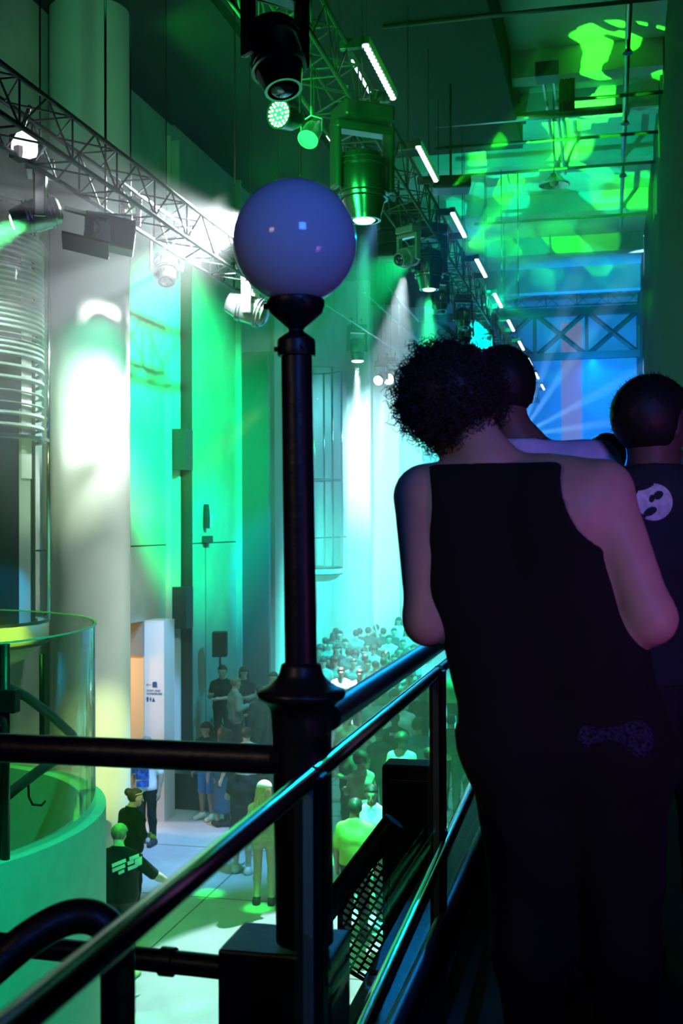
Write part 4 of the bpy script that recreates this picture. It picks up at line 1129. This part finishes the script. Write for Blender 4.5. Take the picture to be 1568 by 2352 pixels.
def disc(cx, cy_, rx_, ry_, n=20, rot=0.0):
    return [(cx + rx_ * math.cos(2 * PI * k / n) * math.cos(rot) - ry_ * math.sin(2 * PI * k / n) * math.sin(rot),
             cy_ + rx_ * math.cos(2 * PI * k / n) * math.sin(rot) + ry_ * math.sin(2 * PI * k / n) * math.cos(rot)) for k in range(n)]

def leaning_man():
    loc = atD(1300, 1690, 2.5); loc = Vector((loc.x, loc.y, 0.0))
    t = thing('person', loc, 'curly haired man in a black sleeveless top seen from behind, leaning at the balcony', 'person', 'people watching from the balcony')
    q = lambda x, y, d: np.array(atD(x, y, d) - loc)
    sk = skin((.42, .27, .21))
    hd = q(1050, 938, 2.62); nk = q(1122, 1062, 2.56)
    R = head_frame(math.radians(58), .42, 0)
    J = dict(head=hd, neck=nk, shL=q(968, 1142, 2.60), elL=q(984, 1425, 2.56), haL=q(1150, 1475, 2.86), shR=q(1385, 1138, 2.48), elR=q(1492, 1420, 2.42), haR=q(1340, 1500, 2.82),
             thL=q(1210, 1760, 2.52), thR=q(1395, 1760, 2.48))
    for s, n, x in ((-1, 'L', 1225), (1, 'R', 1440)):
        J['an' + n] = q(x, 2400, 2.6); J['an' + n][2] = .09; J['kn' + n] = (J['th' + n] + J['an' + n]) / 2 + np.array((0, .03, 0)); J['to' + n] = J['an' + n] + np.array((-.06, .16, -.055))
    tor = []
    L = [(1068, 1178, 2.60, .104), (1108, 1350, 2.58, .114), (1176, 1520, 2.53, .112), (1198, 1690, 2.51, .118)]
    Rr = [(1272, 1172, 2.53, .106), (1282, 1350, 2.52, .112), (1340, 1520, 2.49, .116), (1392, 1690, 2.47, .118)]
    for a in (L, Rr):
        for i in range(3): tor.append(('c', q(*a[i][:3]), q(*a[i + 1][:3]), a[i][3], a[i + 1][3]))
    for i in range(4): tor.append(('c', q(*L[i][:3]), q(*Rr[i][:3]), L[i][3] * .93, Rr[i][3] * .93))
    sho = [('c', q(1120, 1100, 2.57), q(985, 1128, 2.6), .055, .058), ('c', q(1140, 1098, 2.57), q(1378, 1120, 2.49), .060, .060),
           ('e', q(1330, 1180, 2.47), (.07, .07, .085)), ('c', q(1120, 1120, 2.57), nk, .07, .058)]
    body = tor + sho + head_prims(J, R)
    for s in (-1, 1):
        n = 'L' if s < 0 else 'R'
        a = arm_prims(J, s, 1.0)
        a[0] = ('c', J['sh' + n], J['el' + n], .063, .050); a[1] = ('c', *a[1][1:3], .050, .047)
        body += a + leg_prims(J, s, 1.15) + foot_prims(J, s)
    implicit('body', body, .0125, sk, t, .035)
    face_parts(J, R, t, M['gloss'])
    Pz = lambda y: float(q(1150, y, 2.55)[2])
    def armhole(cx, cy_, rx_, ry_):
        c = q(cx, cy_, 2.5)
        def f(P):
            d = P - c
            x = d @ np.array(CR); z = d @ np.array(CU)
            k = np.sqrt((x / (rx_ * .00095)) ** 2 + (z / (ry_ * .00095)) ** 2)
            return (1 - k) * min(rx_, ry_) * .00095
        return f
    tank = implicit('tank_top', tor + sho, .011, cloth((.006, .006, .007), .95), t, .035, .014,
             [below(Pz(1066)), above(Pz(1712)), armhole(1392, 1120, 118, 136), armhole(930, 1150, 62, 190)])
    bp = [('c', q(*L[2][:3]), q(*L[3][:3]), .112, .118), ('c', q(*Rr[2][:3]), q(*Rr[3][:3]), .116, .118), ('c', q(*L[3][:3]), q(*Rr[3][:3]), .112, .112)]
    for s in (-1, 1): bp += leg_prims(J, s, 1.18)
    implicit('trousers', bp, .014, cloth((.006, .006, .008), .95), t, .035, .02, [below(Pz(1655)), above(.1)])
    for s in (-1, 1): implicit('shoe', foot_prims(J, s), .012, cloth((.02, .02, .022), .6), t, .03, .012, [above(.001), below(.15)])
    # sequinned waist bag on the back of the hip
    sm = mat('sequin_fabric', (.05, .05, .12), .25, metal=.6, noise=.8, scale=140, bump=.9)
    implicit('waist_bag', [('c', q(1352, 1682, 2.372), q(1462, 1682, 2.355), .022, .022), ('c', q(1352, 1712, 2.372), q(1462, 1712, 2.355), .024, .024)], .008, sm, t, .03, .006)
    # hair: a dense cushion covered with springy curls
    hc = q(1034, 908, 2.62)
    hm = hairm((.016, .012, .014))
    hair_r = np.array((.112, .118, .112))
    def facecut(P):
        d = P - hc
        x = d @ np.array(CR) / .000985; y = -(d @ np.array(CU)) / .000985
        lim = np.clip(88 + (x + 94) * .42, 40, 128)
        return (y - lim) * .000985
    ho = implicit('hair', [('e', hc, hair_r)], .011, hm, t, .02, 0.0, [facecut], lambda P: .007 * np.sin(P[:, 0] * 110) * np.sin(P[:, 1] * 120 + 1) * np.sin(P[:, 2] * 105 + 2))
    rng = np.random.default_rng(4)
    V_, F_ = [], []; base = 0
    nseg, ns = 22, 4
    for i in range(2300):
        u = rng.normal(size=3); u /= np.linalg.norm(u)
        p = hc + u * hair_r * rng.uniform(.86, 1.02)
        if facecut(p[None])[0] > -.004: continue
        tan = np.cross(u, rng.normal(size=3)); tan /= np.linalg.norm(tan)
        out = rng.uniform(.15, .8); dr = tan * (1 - out) + u * out + np.array((0, 0, -.15)); dr /= np.linalg.norm(dr)
        e1 = np.cross(dr, u + .01); e1 /= np.linalg.norm(e1); e2 = np.cross(dr, e1)
        Lh = rng.uniform(.025, .055); cr_ = rng.uniform(.005, .011); turns = rng.uniform(1.5, 3.0); ph = rng.uniform(0, 6.28); r0 = rng.uniform(.0009, .0017)
        tt = np.linspace(0, 1, nseg)
        a = ph + tt * turns * 2 * PI
        ce = p + dr * (tt * Lh)[:, None] + (e1[None] * np.cos(a)[:, None] + e2[None] * np.sin(a)[:, None]) * (cr_ * (1 - .35 * tt))[:, None]
        tg_ = np.gradient(ce, axis=0); tg_ /= np.linalg.norm(tg_, axis=1)[:, None]
        n1 = np.cross(tg_, dr + .013); n1 /= np.linalg.norm(n1, axis=1)[:, None]; n2 = np.cross(tg_, n1)
        th = np.arange(ns) * 2 * PI / ns
        ring = ce[:, None, :] + (n1[:, None, :] * np.cos(th)[None, :, None] + n2[:, None, :] * np.sin(th)[None, :, None]) * (r0 * (1 - .6 * tt))[:, None, None]
        V_.append(ring.reshape(-1, 3))
        ii = np.arange(nseg - 1)[:, None] * ns + np.arange(ns)[None]; jj = np.arange(nseg - 1)[:, None] * ns + (np.arange(ns)[None] + 1) % ns
        F_.append(np.stack([ii, jj, jj + ns, ii + ns], -1).reshape(-1, 4) + base); base += nseg * ns
    me = np_mesh('curls', np.concatenate(V_), np.concatenate(F_), hm)
    o = bpy.data.objects.new('curls', me); COL.objects.link(o); o.parent = t
leaning_man()

def balcony_person(label, J, R, tor, skin_c, top_m, bot_m, hair_c, res=.014, sleeve=.6, hemz=.9, name_top='t_shirt', loc=None, wd=1.0, hair_noise=.004, low=-.045, strands=0, neckcut=.02):
    t = thing('person', loc, label, 'person', 'people watching from the balcony')
    body = tor + head_prims(J, R)
    for s in (-1, 1): body += arm_prims(J, s, 1.0) + leg_prims(J, s) + foot_prims(J, s)
    implicit('body', body, res, skin(skin_c), t, .035); face_parts(J, R, t, M['gloss'])
    tp = list(tor)
    for s in (-1, 1):
        n = 'L' if s < 0 else 'R'; a, e = J['sh' + n], J['el' + n]; tp.append(('c', a, a + (e - a) * sleeve, .066, .060))
    top = implicit(name_top, tp, res * .9, top_m, t, .04, .016, [above(hemz), plane((0, .2, 1), J['neck'] + np.array((0, 0, neckcut)))])
    bp = tor[-2:]
    for s in (-1, 1): bp = bp + leg_prims(J, s)
    implicit('trousers', bp, res, bot_m, t, .03, .014, [below(hemz + .06), above(.1)])
    for s in (-1, 1): implicit('shoe', foot_prims(J, s), .014, cloth((.03, .03, .032), .6), t, .03, .012, [above(.001), below(.15)])
    hair_short(J, R, t, hairm(hair_c), .008, .014, low, hair_noise)
    if strands:
        rng = np.random.default_rng(strands); c = J['head']; b = MB(); V_ = []; F_ = []
        for i in range(1400):
            u = rng.normal(size=3); u /= np.linalg.norm(u)
            if u[2] < -.1 and u[1] > -.3: continue
            p = c + R @ (np.array((0, -.014, .034)) + u * np.array((.089, .108, .101)))
            if ((p - c) @ R)[2] < low + .01: continue
            d_ = R @ u * .010 + rng.normal(size=3) * .004 + np.array((0, 0, .003))
            w_ = np.cross(d_, rng.normal(size=3)); w_ *= .0012 / np.linalg.norm(w_)
            k = len(V_); V_ += [p - w_, p + w_, p + d_]; F_.append((k, k + 1, k + 2))
        me = np_mesh('hair_tips', np.array(V_), np.array(F_), hairm(hair_c), smooth=False); o = bpy.data.objects.new('hair_tips', me); COL.objects.link(o); o.parent = t
    return t, top
def bj(q, head, neck, shL, elL, haL, shR, elR, haR, hipL, hipR):
    J = dict(head=q(*head), neck=q(*neck), shL=q(*shL), elL=q(*elL), haL=q(*haL), shR=q(*shR), elR=q(*elR), haR=q(*haR), thL=q(*hipL), thR=q(*hipR))
    for n, s in (('L', -1), ('R', 1)):
        a = J['th' + n].copy() + np.array((s * .02, .02, 0)); a[2] = .09; J['an' + n] = a; J['kn' + n] = (a + J['th' + n]) / 2 + np.array((0, .03, 0)); J['to' + n] = a + np.array((s * .03, .16, -.055))
    return J
def torso_from(J, q, chest, hip, wd=.085, up_=.11):
    c, h, n = q(*chest), q(*hip), J['neck']; sd = J['shR'] - J['shL']; sd /= np.linalg.norm(sd); p = []
    for s in (-1, 1):
        sh = J['shR'] if s > 0 else J['shL']
        p += [('c', c + sd * s * wd, sh * .75 + n * .25 - np.array((0, 0, .05)), up_, .08), ('c', n - np.array((0, 0, .04)), sh, .06, .064)]
    p.append(('c', c, n, .11, .058))
    for s in (-1, 1): p += [('c', c + sd * s * wd, (c + h) / 2 + sd * s * wd * .85, .112, .104)]
    for s in (-1, 1): p += [('c', (c + h) / 2 + sd * s * wd * .85, h + sd * s * .08, .104, .115)]
    return p
def mid_man():
    loc = atD(1390, 1600, 3.2); loc = Vector((loc.x, loc.y, 0)); q = lambda x, y, d: np.array(atD(x, y, d) - loc)
    J = bj(q, (1150, 912, 3.22), (1200, 1022, 3.2), (1120, 1092, 3.25), (1090, 1330, 3.3), (1120, 1440, 3.45), (1352, 1078, 3.15), (1400, 1300, 3.1), (1330, 1430, 3.3), (1320, 1620, 3.22), (1450, 1620, 3.18))
    tor = torso_from(J, q, (1262, 1180, 3.2), (1390, 1560, 3.2))
    balcony_person('man in a pale loose t-shirt, his dark head half hidden by the curly hair', J, head_frame(.25, .3), tor, (.16, .10, .075), cloth((.66, .70, .85)), cloth((.02, .02, .03)), (.010, .009, .009), loc=loc, hemz=.80, low=-.075, hair_noise=.0012, strands=3, neckcut=.0)
mid_man()
def right_man():
    loc = atD(1540, 1600, 3.0); loc = Vector((loc.x, loc.y, 0)); q = lambda x, y, d: np.array(atD(x, y, d) - loc)
    J = bj(q, (1502, 985, 3.0), (1500, 1088, 3.0), (1395, 1160, 3.0), (1380, 1400, 3.05), (1450, 1540, 3.25), (1650, 1160, 2.95), (1680, 1400, 2.95), (1600, 1540, 3.2), (1470, 1640, 3.0), (1620, 1640, 3.0))
    tor = torso_from(J, q, (1525, 1260, 3.0), (1545, 1580, 3.0), .09, .115)
    t, top = balcony_person('man with cropped dark hair and a round pale emblem on his dark shirt back', J, head_frame(math.radians(-42), .05), tor, (.14, .09, .07), cloth((.020, .026, .036)), cloth((.02, .02, .025)), (.008, .007, .007), loc=loc, hemz=.86, low=-.07, hair_noise=.0012, strands=5, neckcut=.012)
    lm = mat('print_pale', (.55, .60, .68), .8, noise=.25, scale=60)
    decal('shirt_emblem', [disc(1500, 1154, 44, 43, 28)], top, lm)
    decal('emblem_shape', [disc(1511, 1138, 12, 9, 14, -.6), disc(1492, 1176, 17, 9, 14, -.5), disc(1496, 1146, 6, 9, 12, .2), disc(1470, 1184, 14, 4, 12, .5), disc(1481, 1120, 22, 5, 12, -.35)], top, cloth((.020, .026, .036)), off=.0065)
right_man()
def far_head():
    d = 5.6; loc = atD(1400, 1400, d); loc = Vector((loc.x, loc.y, 0)); q = lambda x, y, dd: np.array(atD(x, y, dd) - loc)
    J = bj(q, (1391, 1062, d), (1400, 1118, d), (1310, 1155, d), (1300, 1290, d), (1330, 1370, d + .2), (1490, 1155, d), (1500, 1290, d), (1460, 1370, d + .2), (1365, 1400, d), (1445, 1400, d))
    tor = torso_from(J, q, (1400, 1200, d), (1405, 1370, d))
    balcony_person('dark haired person farther along the balcony, only the crown showing', J, head_frame(.1, .1), tor, (.2, .13, .1), cloth((.03, .03, .04)), cloth((.02, .02, .025)), (.010, .009, .009), loc=loc, hemz=.86, low=-.07)
far_head()

# ================================================================== PEOPLE ON THE DANCE FLOOR
D2 = math.radians
def rel(px):                    # turn that makes a person face away from the camera at that column
    r = ray(px, 1205); return math.atan2(-r.x, r.y)
def folded(h=1.12): return dict(elL=(-.25, .0, 1.15), haL=(.06, .2, h), elR=(.25, .0, 1.15), haR=(-.06, .22, h + .03))
def drink(s=1): return dict(elR=(.26, -.02, 1.14), haR=(.16, .22, 1.2)) if s > 0 else dict(elL=(-.26, -.02, 1.14), haL=(-.16, .22, 1.2))
PALE = (.62, .44, .34)
# the pair by the ramp wall
def shades(t, J, R):
    c = J['head']; L = lambda x, y, z: Vector(c + R @ np.array((x, y, z)))
    mb = MB(); mb.tube([L(-.085, -.03, .06), L(-.084, .05, .085), L(0, .088, .095), L(.084, .05, .085), L(.085, -.03, .06)], .006, 6)
    o = mb.build('sunglasses', M['cream'], None); o.parent = t
person(302, 1806, 1.70, rel(302) - D2(55), 'person with a bun and pushed up glasses in a black jacket by the ramp wall', dict(folded(1.08), head=(.03, .05, 1.61)), PALE, (.012, .014, .013), (.012, .014, .013), hair='bun', hair_c=(.05, .032, .02), sleeve=1.5, res=.014, hem=.80, hyaw=D2(-25), hpitch=.15, extra=shades)
t, J, R = person(274, 1888, 1.76, rel(268) - D2(28), 'crew man in a black t-shirt with a printed back beside the ramp wall', dict(shR=(.18, 0, 1.38), elR=(.40, .08, 1.18), haR=(.52, .26, 1.04), head=(-.03, .06, 1.60), anR=(.16, -.06, .09), anL=(-.12, .2, .09)), PALE, (.010, .012, .011), (.03, .035, .03), (.4, .75, .3), hair='short', hair_c=(.16, .14, .11), sleeve=.95, res=.014, hem=.84, girth=1.22, wd=1.1, hpitch=.35)
tp = [c for c in t.children if c.name.startswith('top')][0]
pm = mat('print_white', (.75, .78, .75), .8)
def row(x0, y0, x1, y1, h): return [(x0, y0), (x1, y1), (x1 + 1, y1 + h), (x0 + 1, y0 + h)]
decal('back_print', [row(257, 1985, 289, 1972, 8), row(258, 1996, 287, 1984, 8), row(272, 2002, 285, 1996, 7), row(297, 1969, 318, 1961, 8), row(292, 1980, 307, 1974, 8), row(309, 1974, 325, 1967, 18), row(293, 1992, 315, 1983, 8)], tp, pm, off=.006)
t, J, R = person(337, 1688, 1.76, rel(337) + D2(150), 'man in a white t-shirt with a blue graphic standing by the white column', dict(elR=(.27, -.02, 1.12)), (.4, .27, .2), (.78, .80, .82), (.012, .013, .016), (.05, .05, .06), hair='short', hair_c=(.25, .25, .27), sleeve=.75, res=.016, hem=.86, hpitch=.2)
tp = [c for c in t.children if c.name.startswith('top')][0]
bm_ = mat('print_blue', (.02, .10, .62), .8, noise=.9, scale=22)
decal('chest_print', [[(302, 1752), (341, 1752), (343, 1790), (302, 1790)], [(304, 1795), (342, 1792), (342, 1807), (304, 1808)]], tp, bm_, off=.006, sub=8)
# the group by the concrete wall
person(474, 1655, 1.72, rel(474) + D2(140), 'woman with long dark hair in blue shorts and white trainers near the dark post', None, (.35, .24, .18), (.02, .02, .022), (.05, .22, .55), (.85, .87, .88), hair='long', hair_c=(.015, .012, .012), res=.016, female=True, bot_to=.48, hem=.98)
person(512, 1668, 1.70, rel(512) + D2(20), 'person in a long blue and black patterned dress beside the blue shorts', None, (.4, .28, .2), (.03, .07, .13), (.03, .08, .15), hair='long', hair_c=(.02, .015, .012), res=.016, female=True, skirt=.25)
person(556, 1738, 1.72, rel(556) + D2(-30), 'person in a dark t-shirt with pale folded forearm and a dark skirt', dict(elL=(-.26, .0, 1.14), haL=(.02, .2, 1.06), elR=(.28, .02, 1.12), haR=(-.02, .22, 1.08)), PALE, (.012, .02, .018), (.012, .02, .018), (.75, .72, .68), hair='short', hair_c=(.03, .02, .015), res=.015, skirt=.56, hem=.98)
def cap(t, J, R):
    c = J['head']; o = implicit('white_cap', [('e', c + R @ np.array((0, -.008, .05)), (.09, .108, .082), R)], .012, cloth((.85, .86, .88)), t, .02, .024, [lambda P: .05 - ((P - c) @ R)[:, 2]])
person(606, 1793, 1.68, rel(606) + D2(-12), 'woman in a white cap with very long blond hair, short bodysuit and black boots', dict(folded(1.1)), PALE, (.55, .5, .33), (.55, .5, .33), (.01, .01, .01), hair='long', hair_c=(.45, .34, .14), res=.014, female=True, sleeve=0, bot_to=.80, hem=.95, extra=cap)
person(511, 1524, 1.80, rel(511) + D2(165), 'man in a black t-shirt holding a drink under the pole speaker', dict(drink(), haL=(.0, .2, 1.13)), PALE, (.012, .02, .02), (.012, .018, .02), hair='short', hair_c=(.02, .015, .012), zb=ZF + PZ, res=.018)
person(540, 1552, 1.68, rel(540) + D2(-70), 'person in a grey jacket holding a cup, in front of the black shirt man', dict(drink()), PALE, (.30, .32, .28), (.02, .03, .03), hair='short', hair_c=(.25, .2, .12), zb=ZF + PZ, res=.018, sleeve=1.9, hem=.8)
person(560, 1528, 1.70, rel(560) + D2(170), 'woman with long dark hair and a dark printed top by the dark pilaster', dict(folded(1.1)), PALE, (.02, .03, .03), (.02, .025, .03), hair='long', hair_c=(.02, .014, .012), zb=ZF + PZ, res=.018, female=True)
person(628, 1540, 1.74, rel(628) + D2(160), 'man with short hair half hidden by the collar of the post lamp', None, PALE, (.5, .55, .52), (.04, .06, .06), hair='short', hair_c=(.06, .05, .03), zb=ZF + PZ, res=.018)
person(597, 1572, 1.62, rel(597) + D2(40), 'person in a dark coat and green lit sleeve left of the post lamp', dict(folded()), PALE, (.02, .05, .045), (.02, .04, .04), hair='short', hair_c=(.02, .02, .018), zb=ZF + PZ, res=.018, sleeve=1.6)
person(566, 1668, 1.72, rel(566) + D2(10), 'person in a white shirt just above the thick cross rail', dict(folded()), PALE, (.78, .8, .84), (.03, .03, .04), hair='short', hair_c=(.02, .02, .02), res=.018)
person(522, 1672, 1.66, rel(522) + D2(80), 'small dark dressed person between the patterned dress and the white shirt', None, PALE, (.02, .03, .03), (.02, .03, .03), hair='short', hair_c=(.012, .012, .012), res=.02)
# right of the post lamp, close
person(815, 1832, 1.76, rel(815) + D2(-15), 'man in a green lit patterned shirt right beside the lamp post', None, (.42, .28, .2), (.40, .55, .10), (.03, .04, .03), hair='short', hair_c=(.02, .018, .014), res=.014, girth=1.08, sleeve=.9)  # green of the light is put into the shirt colour too
t, J, R = person(853, 1800, 1.76, rel(853) + D2(175), 'man in a pale yellow t-shirt with a round print behind the green shirt man', None, (.25, .17, .12), (.72, .68, .42), (.03, .03, .04), hair='short', hair_c=(.015, .014, .012), res=.015, girth=1.1)
tp = [c for c in t.children if c.name.startswith('top')][0]
decal('round_print', [disc(853, 1868, 11, 14, 18)], tp, mat('print_sage', (.35, .42, .33), .8, noise=.6, scale=40), off=.006)
person(828, 1728, 1.70, rel(828) + D2(25), 'dark curly haired woman in an open backed top and white skirt', dict(folded()), (.45, .31, .24), (.5, .42, .36), (.85, .86, .9), hair='curly', hair_c=(.018, .015, .014), res=.016, female=True, skirt=.5, sleeve=0, hem=.98)
person(922, 1684, 1.72, rel(922) + D2(-10), 'curly haired person in a pale grey shirt with a dark bag strap', None, (.4, .28, .2), (.52, .52, .56), (.04, .04, .05), hair='curly', hair_c=(.015, .012, .012), res=.016, girth=1.1)
t, J, R = person(906, 1634, 1.80, rel(906), 'crew man in a dark shirt with white letters between his shoulders', None, (.1, .07, .06), (.012, .02, .022), (.012, .015, .018), hair='short', hair_c=(.012, .012, .012), res=.016, girth=1.1)
tp = [c for c in t.children if c.name.startswith('top')][0]
decal('back_lettering', [row(894 + k * 3.8, 1683, 896.6 + k * 3.8, 1683, 7) for k in range(5)], tp, pm, off=.006, sub=2)
person(922, 1598, 1.90, rel(922), 'tall person in a glowing white shirt behind the crew man', None, (.45, .33, .27), (.88, .9, .9), (.3, .3, .32), hair='short', hair_c=(.03, .025, .02), res=.018, girth=1.25, sleeve=1.3, hem=.7)
person(962, 1652, 1.80, rel(962) + D2(15), 'broad person in a blue grey shirt right of the white letters', None, (.3, .2, .16), (.06, .18, .30), (.03, .04, .05), hair='curly', hair_c=(.012, .012, .012), res=.018, girth=1.3)
person(800, 1698, 1.68, rel(800) + D2(120), 'person with bare folded arms in the dark right of the post lamp', dict(folded(1.15)), (.4, .28, .22), (.02, .04, .04), (.02, .03, .03), hair='short', hair_c=(.015, .013, .012), res=.018)
person(870, 1668, 1.68, rel(870) + D2(30), 'dark clad person in front of the crew man with letters', None, (.3, .2, .15), (.015, .03, .03), (.015, .02, .02), hair='short', hair_c=(.012, .012, .012), res=.018)
person(985, 1716, 1.72, rel(985) + D2(20), 'dark haired person behind the upright of the glass balustrade', None, (.35, .24, .18), (.02, .05, .05), (.02, .02, .02), hair='short', hair_c=(.012, .012, .012), res=.018)
person(1045, 1530, 1.78, rel(1045) + D2(5), 'person in a bright green lit top beside the hip of the leaning man', None, (.4, .3, .2), (.25, .6, .2), (.05, .1, .06), hair='short', hair_c=(.03, .04, .02), res=.018, girth=1.3)  # green of the lit area here is put into the clothes' colour
person(842, 1652, 1.70, rel(842) + D2(160), 'person in a pale top filming with raised hands below the black handrail', dict(elL=(-.22, .2, 1.3), haL=(-.05, .32, 1.5), elR=(.22, .2, 1.3), haR=(.05, .32, 1.5)), PALE, (.6, .68, .62), (.04, .08, .07), hair='short', hair_c=(.03, .03, .03), res=.018)
person(800, 1632, 1.70, rel(800) + D2(185), 'person in a light green shirt peeping under the black handrail by the lamp', None, PALE, (.5, .7, .4), (.04, .08, .07), hair='short', hair_c=(.03, .03, .03), res=.018)
# the crowd farther back: a few figures, each copied as a whole and dressed in its own colours
protos = []
for k, (pose, hair, fem) in enumerate([(None, 'short', False), (folded(1.15), 'short', False), (dict(elR=(.3, .1, 1.4), haR=(.22, .2, 1.72)), 'short', False), (None, 'long', True), (folded(1.1), 'curly', True), (dict(elL=(-.36, .02, 1.28), haL=(-.52, .12, 1.42)), 'short', False)]):
    protos.append((pose, hair, fem))
made = {}
def crowd(px, yt, kind, face, top, label, h=1.74, bot=(.03, .05, .055), skin_c=(.5, .36, .28), hair_c=(.03, .025, .02), group='people in the far crowd', d=None):
    pose, hair, fem = protos[kind]
    if kind not in made:
        t, J, R = person(px, yt, h, rel(px) + D2(face), label, pose, skin_c, top, bot, hair=hair, hair_c=hair_c, res=.024, female=fem, group=group, eyes=False, d=d)
        made[kind] = t
    else:
        src = made[kind]; t = src.copy(); COL.objects.link(t)
        for ch in src.children: c = ch.copy(); COL.objects.link(c); c.parent = t
        t.location = stand(px, yt, h, d); t.rotation_euler = (0, 0, rel(px) + D2(face)); s = h / 1.75; t.scale = (s, s, s)
        tag(t, label, 'person', group)
    for c in t.children:
        n = c.name.split('.')[0]
        m_ = {'body': skin(skin_c), 'top': cloth(top), 'trousers': cloth(bot), 'hair': hairm(hair_c), 'shoe': cloth((.04, .05, .05), .6)}.get(n)
        if m_: c.material_slots[0].link = 'OBJECT'; c.material_slots[0].material = m_
    return t
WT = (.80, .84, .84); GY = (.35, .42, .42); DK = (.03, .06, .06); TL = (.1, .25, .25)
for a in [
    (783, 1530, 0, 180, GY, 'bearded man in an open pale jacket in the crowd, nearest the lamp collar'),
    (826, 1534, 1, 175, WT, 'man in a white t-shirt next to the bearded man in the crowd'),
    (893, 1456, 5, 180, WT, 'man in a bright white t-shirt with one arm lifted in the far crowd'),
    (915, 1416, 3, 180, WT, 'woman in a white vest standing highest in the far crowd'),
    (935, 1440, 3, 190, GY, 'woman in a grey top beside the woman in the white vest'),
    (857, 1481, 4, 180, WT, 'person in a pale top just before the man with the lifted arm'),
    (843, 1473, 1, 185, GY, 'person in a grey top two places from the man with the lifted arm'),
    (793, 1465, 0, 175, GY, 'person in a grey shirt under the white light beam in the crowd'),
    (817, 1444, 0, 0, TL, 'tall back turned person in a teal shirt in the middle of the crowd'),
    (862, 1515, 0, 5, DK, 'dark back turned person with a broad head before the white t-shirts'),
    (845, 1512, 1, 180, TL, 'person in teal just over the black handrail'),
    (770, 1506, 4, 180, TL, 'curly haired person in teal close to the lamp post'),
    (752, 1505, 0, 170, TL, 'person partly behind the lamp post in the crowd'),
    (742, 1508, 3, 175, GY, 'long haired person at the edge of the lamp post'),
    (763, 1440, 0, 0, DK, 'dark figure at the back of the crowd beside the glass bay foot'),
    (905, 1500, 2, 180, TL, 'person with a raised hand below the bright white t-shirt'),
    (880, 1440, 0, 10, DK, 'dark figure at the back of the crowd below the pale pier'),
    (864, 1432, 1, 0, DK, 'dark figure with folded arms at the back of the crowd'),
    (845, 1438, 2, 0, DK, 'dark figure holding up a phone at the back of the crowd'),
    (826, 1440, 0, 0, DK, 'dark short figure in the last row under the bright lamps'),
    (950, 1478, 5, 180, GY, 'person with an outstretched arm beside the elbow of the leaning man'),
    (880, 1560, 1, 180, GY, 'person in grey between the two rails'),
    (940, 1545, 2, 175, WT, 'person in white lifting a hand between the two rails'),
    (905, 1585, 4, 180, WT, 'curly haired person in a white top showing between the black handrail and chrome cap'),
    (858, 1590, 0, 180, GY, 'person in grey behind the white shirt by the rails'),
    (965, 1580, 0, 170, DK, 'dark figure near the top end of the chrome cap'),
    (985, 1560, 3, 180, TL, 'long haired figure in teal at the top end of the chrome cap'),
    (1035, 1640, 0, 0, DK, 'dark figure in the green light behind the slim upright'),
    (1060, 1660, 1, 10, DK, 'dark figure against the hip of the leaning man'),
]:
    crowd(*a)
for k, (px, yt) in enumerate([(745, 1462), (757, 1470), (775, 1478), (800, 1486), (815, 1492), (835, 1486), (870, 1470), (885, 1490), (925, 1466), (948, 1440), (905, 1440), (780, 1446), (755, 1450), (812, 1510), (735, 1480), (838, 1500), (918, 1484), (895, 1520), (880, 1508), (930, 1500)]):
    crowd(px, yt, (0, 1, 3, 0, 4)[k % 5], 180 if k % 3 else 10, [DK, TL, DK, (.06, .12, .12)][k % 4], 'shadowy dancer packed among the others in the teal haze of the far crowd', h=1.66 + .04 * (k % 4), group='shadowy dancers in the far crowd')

# ================================================================== HAZE over the dance floor
def haze(y0, y1, dens, label):
    mt = bpy.data.materials.new('stage_haze'); mt.use_nodes = True; nt = mt.node_tree; nt.nodes.clear()
    s = nm(nt, 'ShaderNodeVolumeScatter'); s.inputs['Color'].default_value = (1, 1, 1, 1)
    s.inputs['Density'].default_value = dens; s.inputs['Anisotropy'].default_value = 0.25
    o = nm(nt, 'ShaderNodeOutputMaterial'); nt.links.new(s.outputs[0], o.inputs['Volume'])
    h = MB().box((-8.05, y0, ZF + .02), (0.89, y1, ZC - .02)).build('haze', mt)
    h['kind'] = 'stuff'; tag(h, label, 'haze')
haze(8.8, 21.5, HAZE * .5, 'thin haze over the near part of the dance floor')
haze(21.502, YB - .06, HAZE * 1.15, 'dense stage haze over the far crowd')
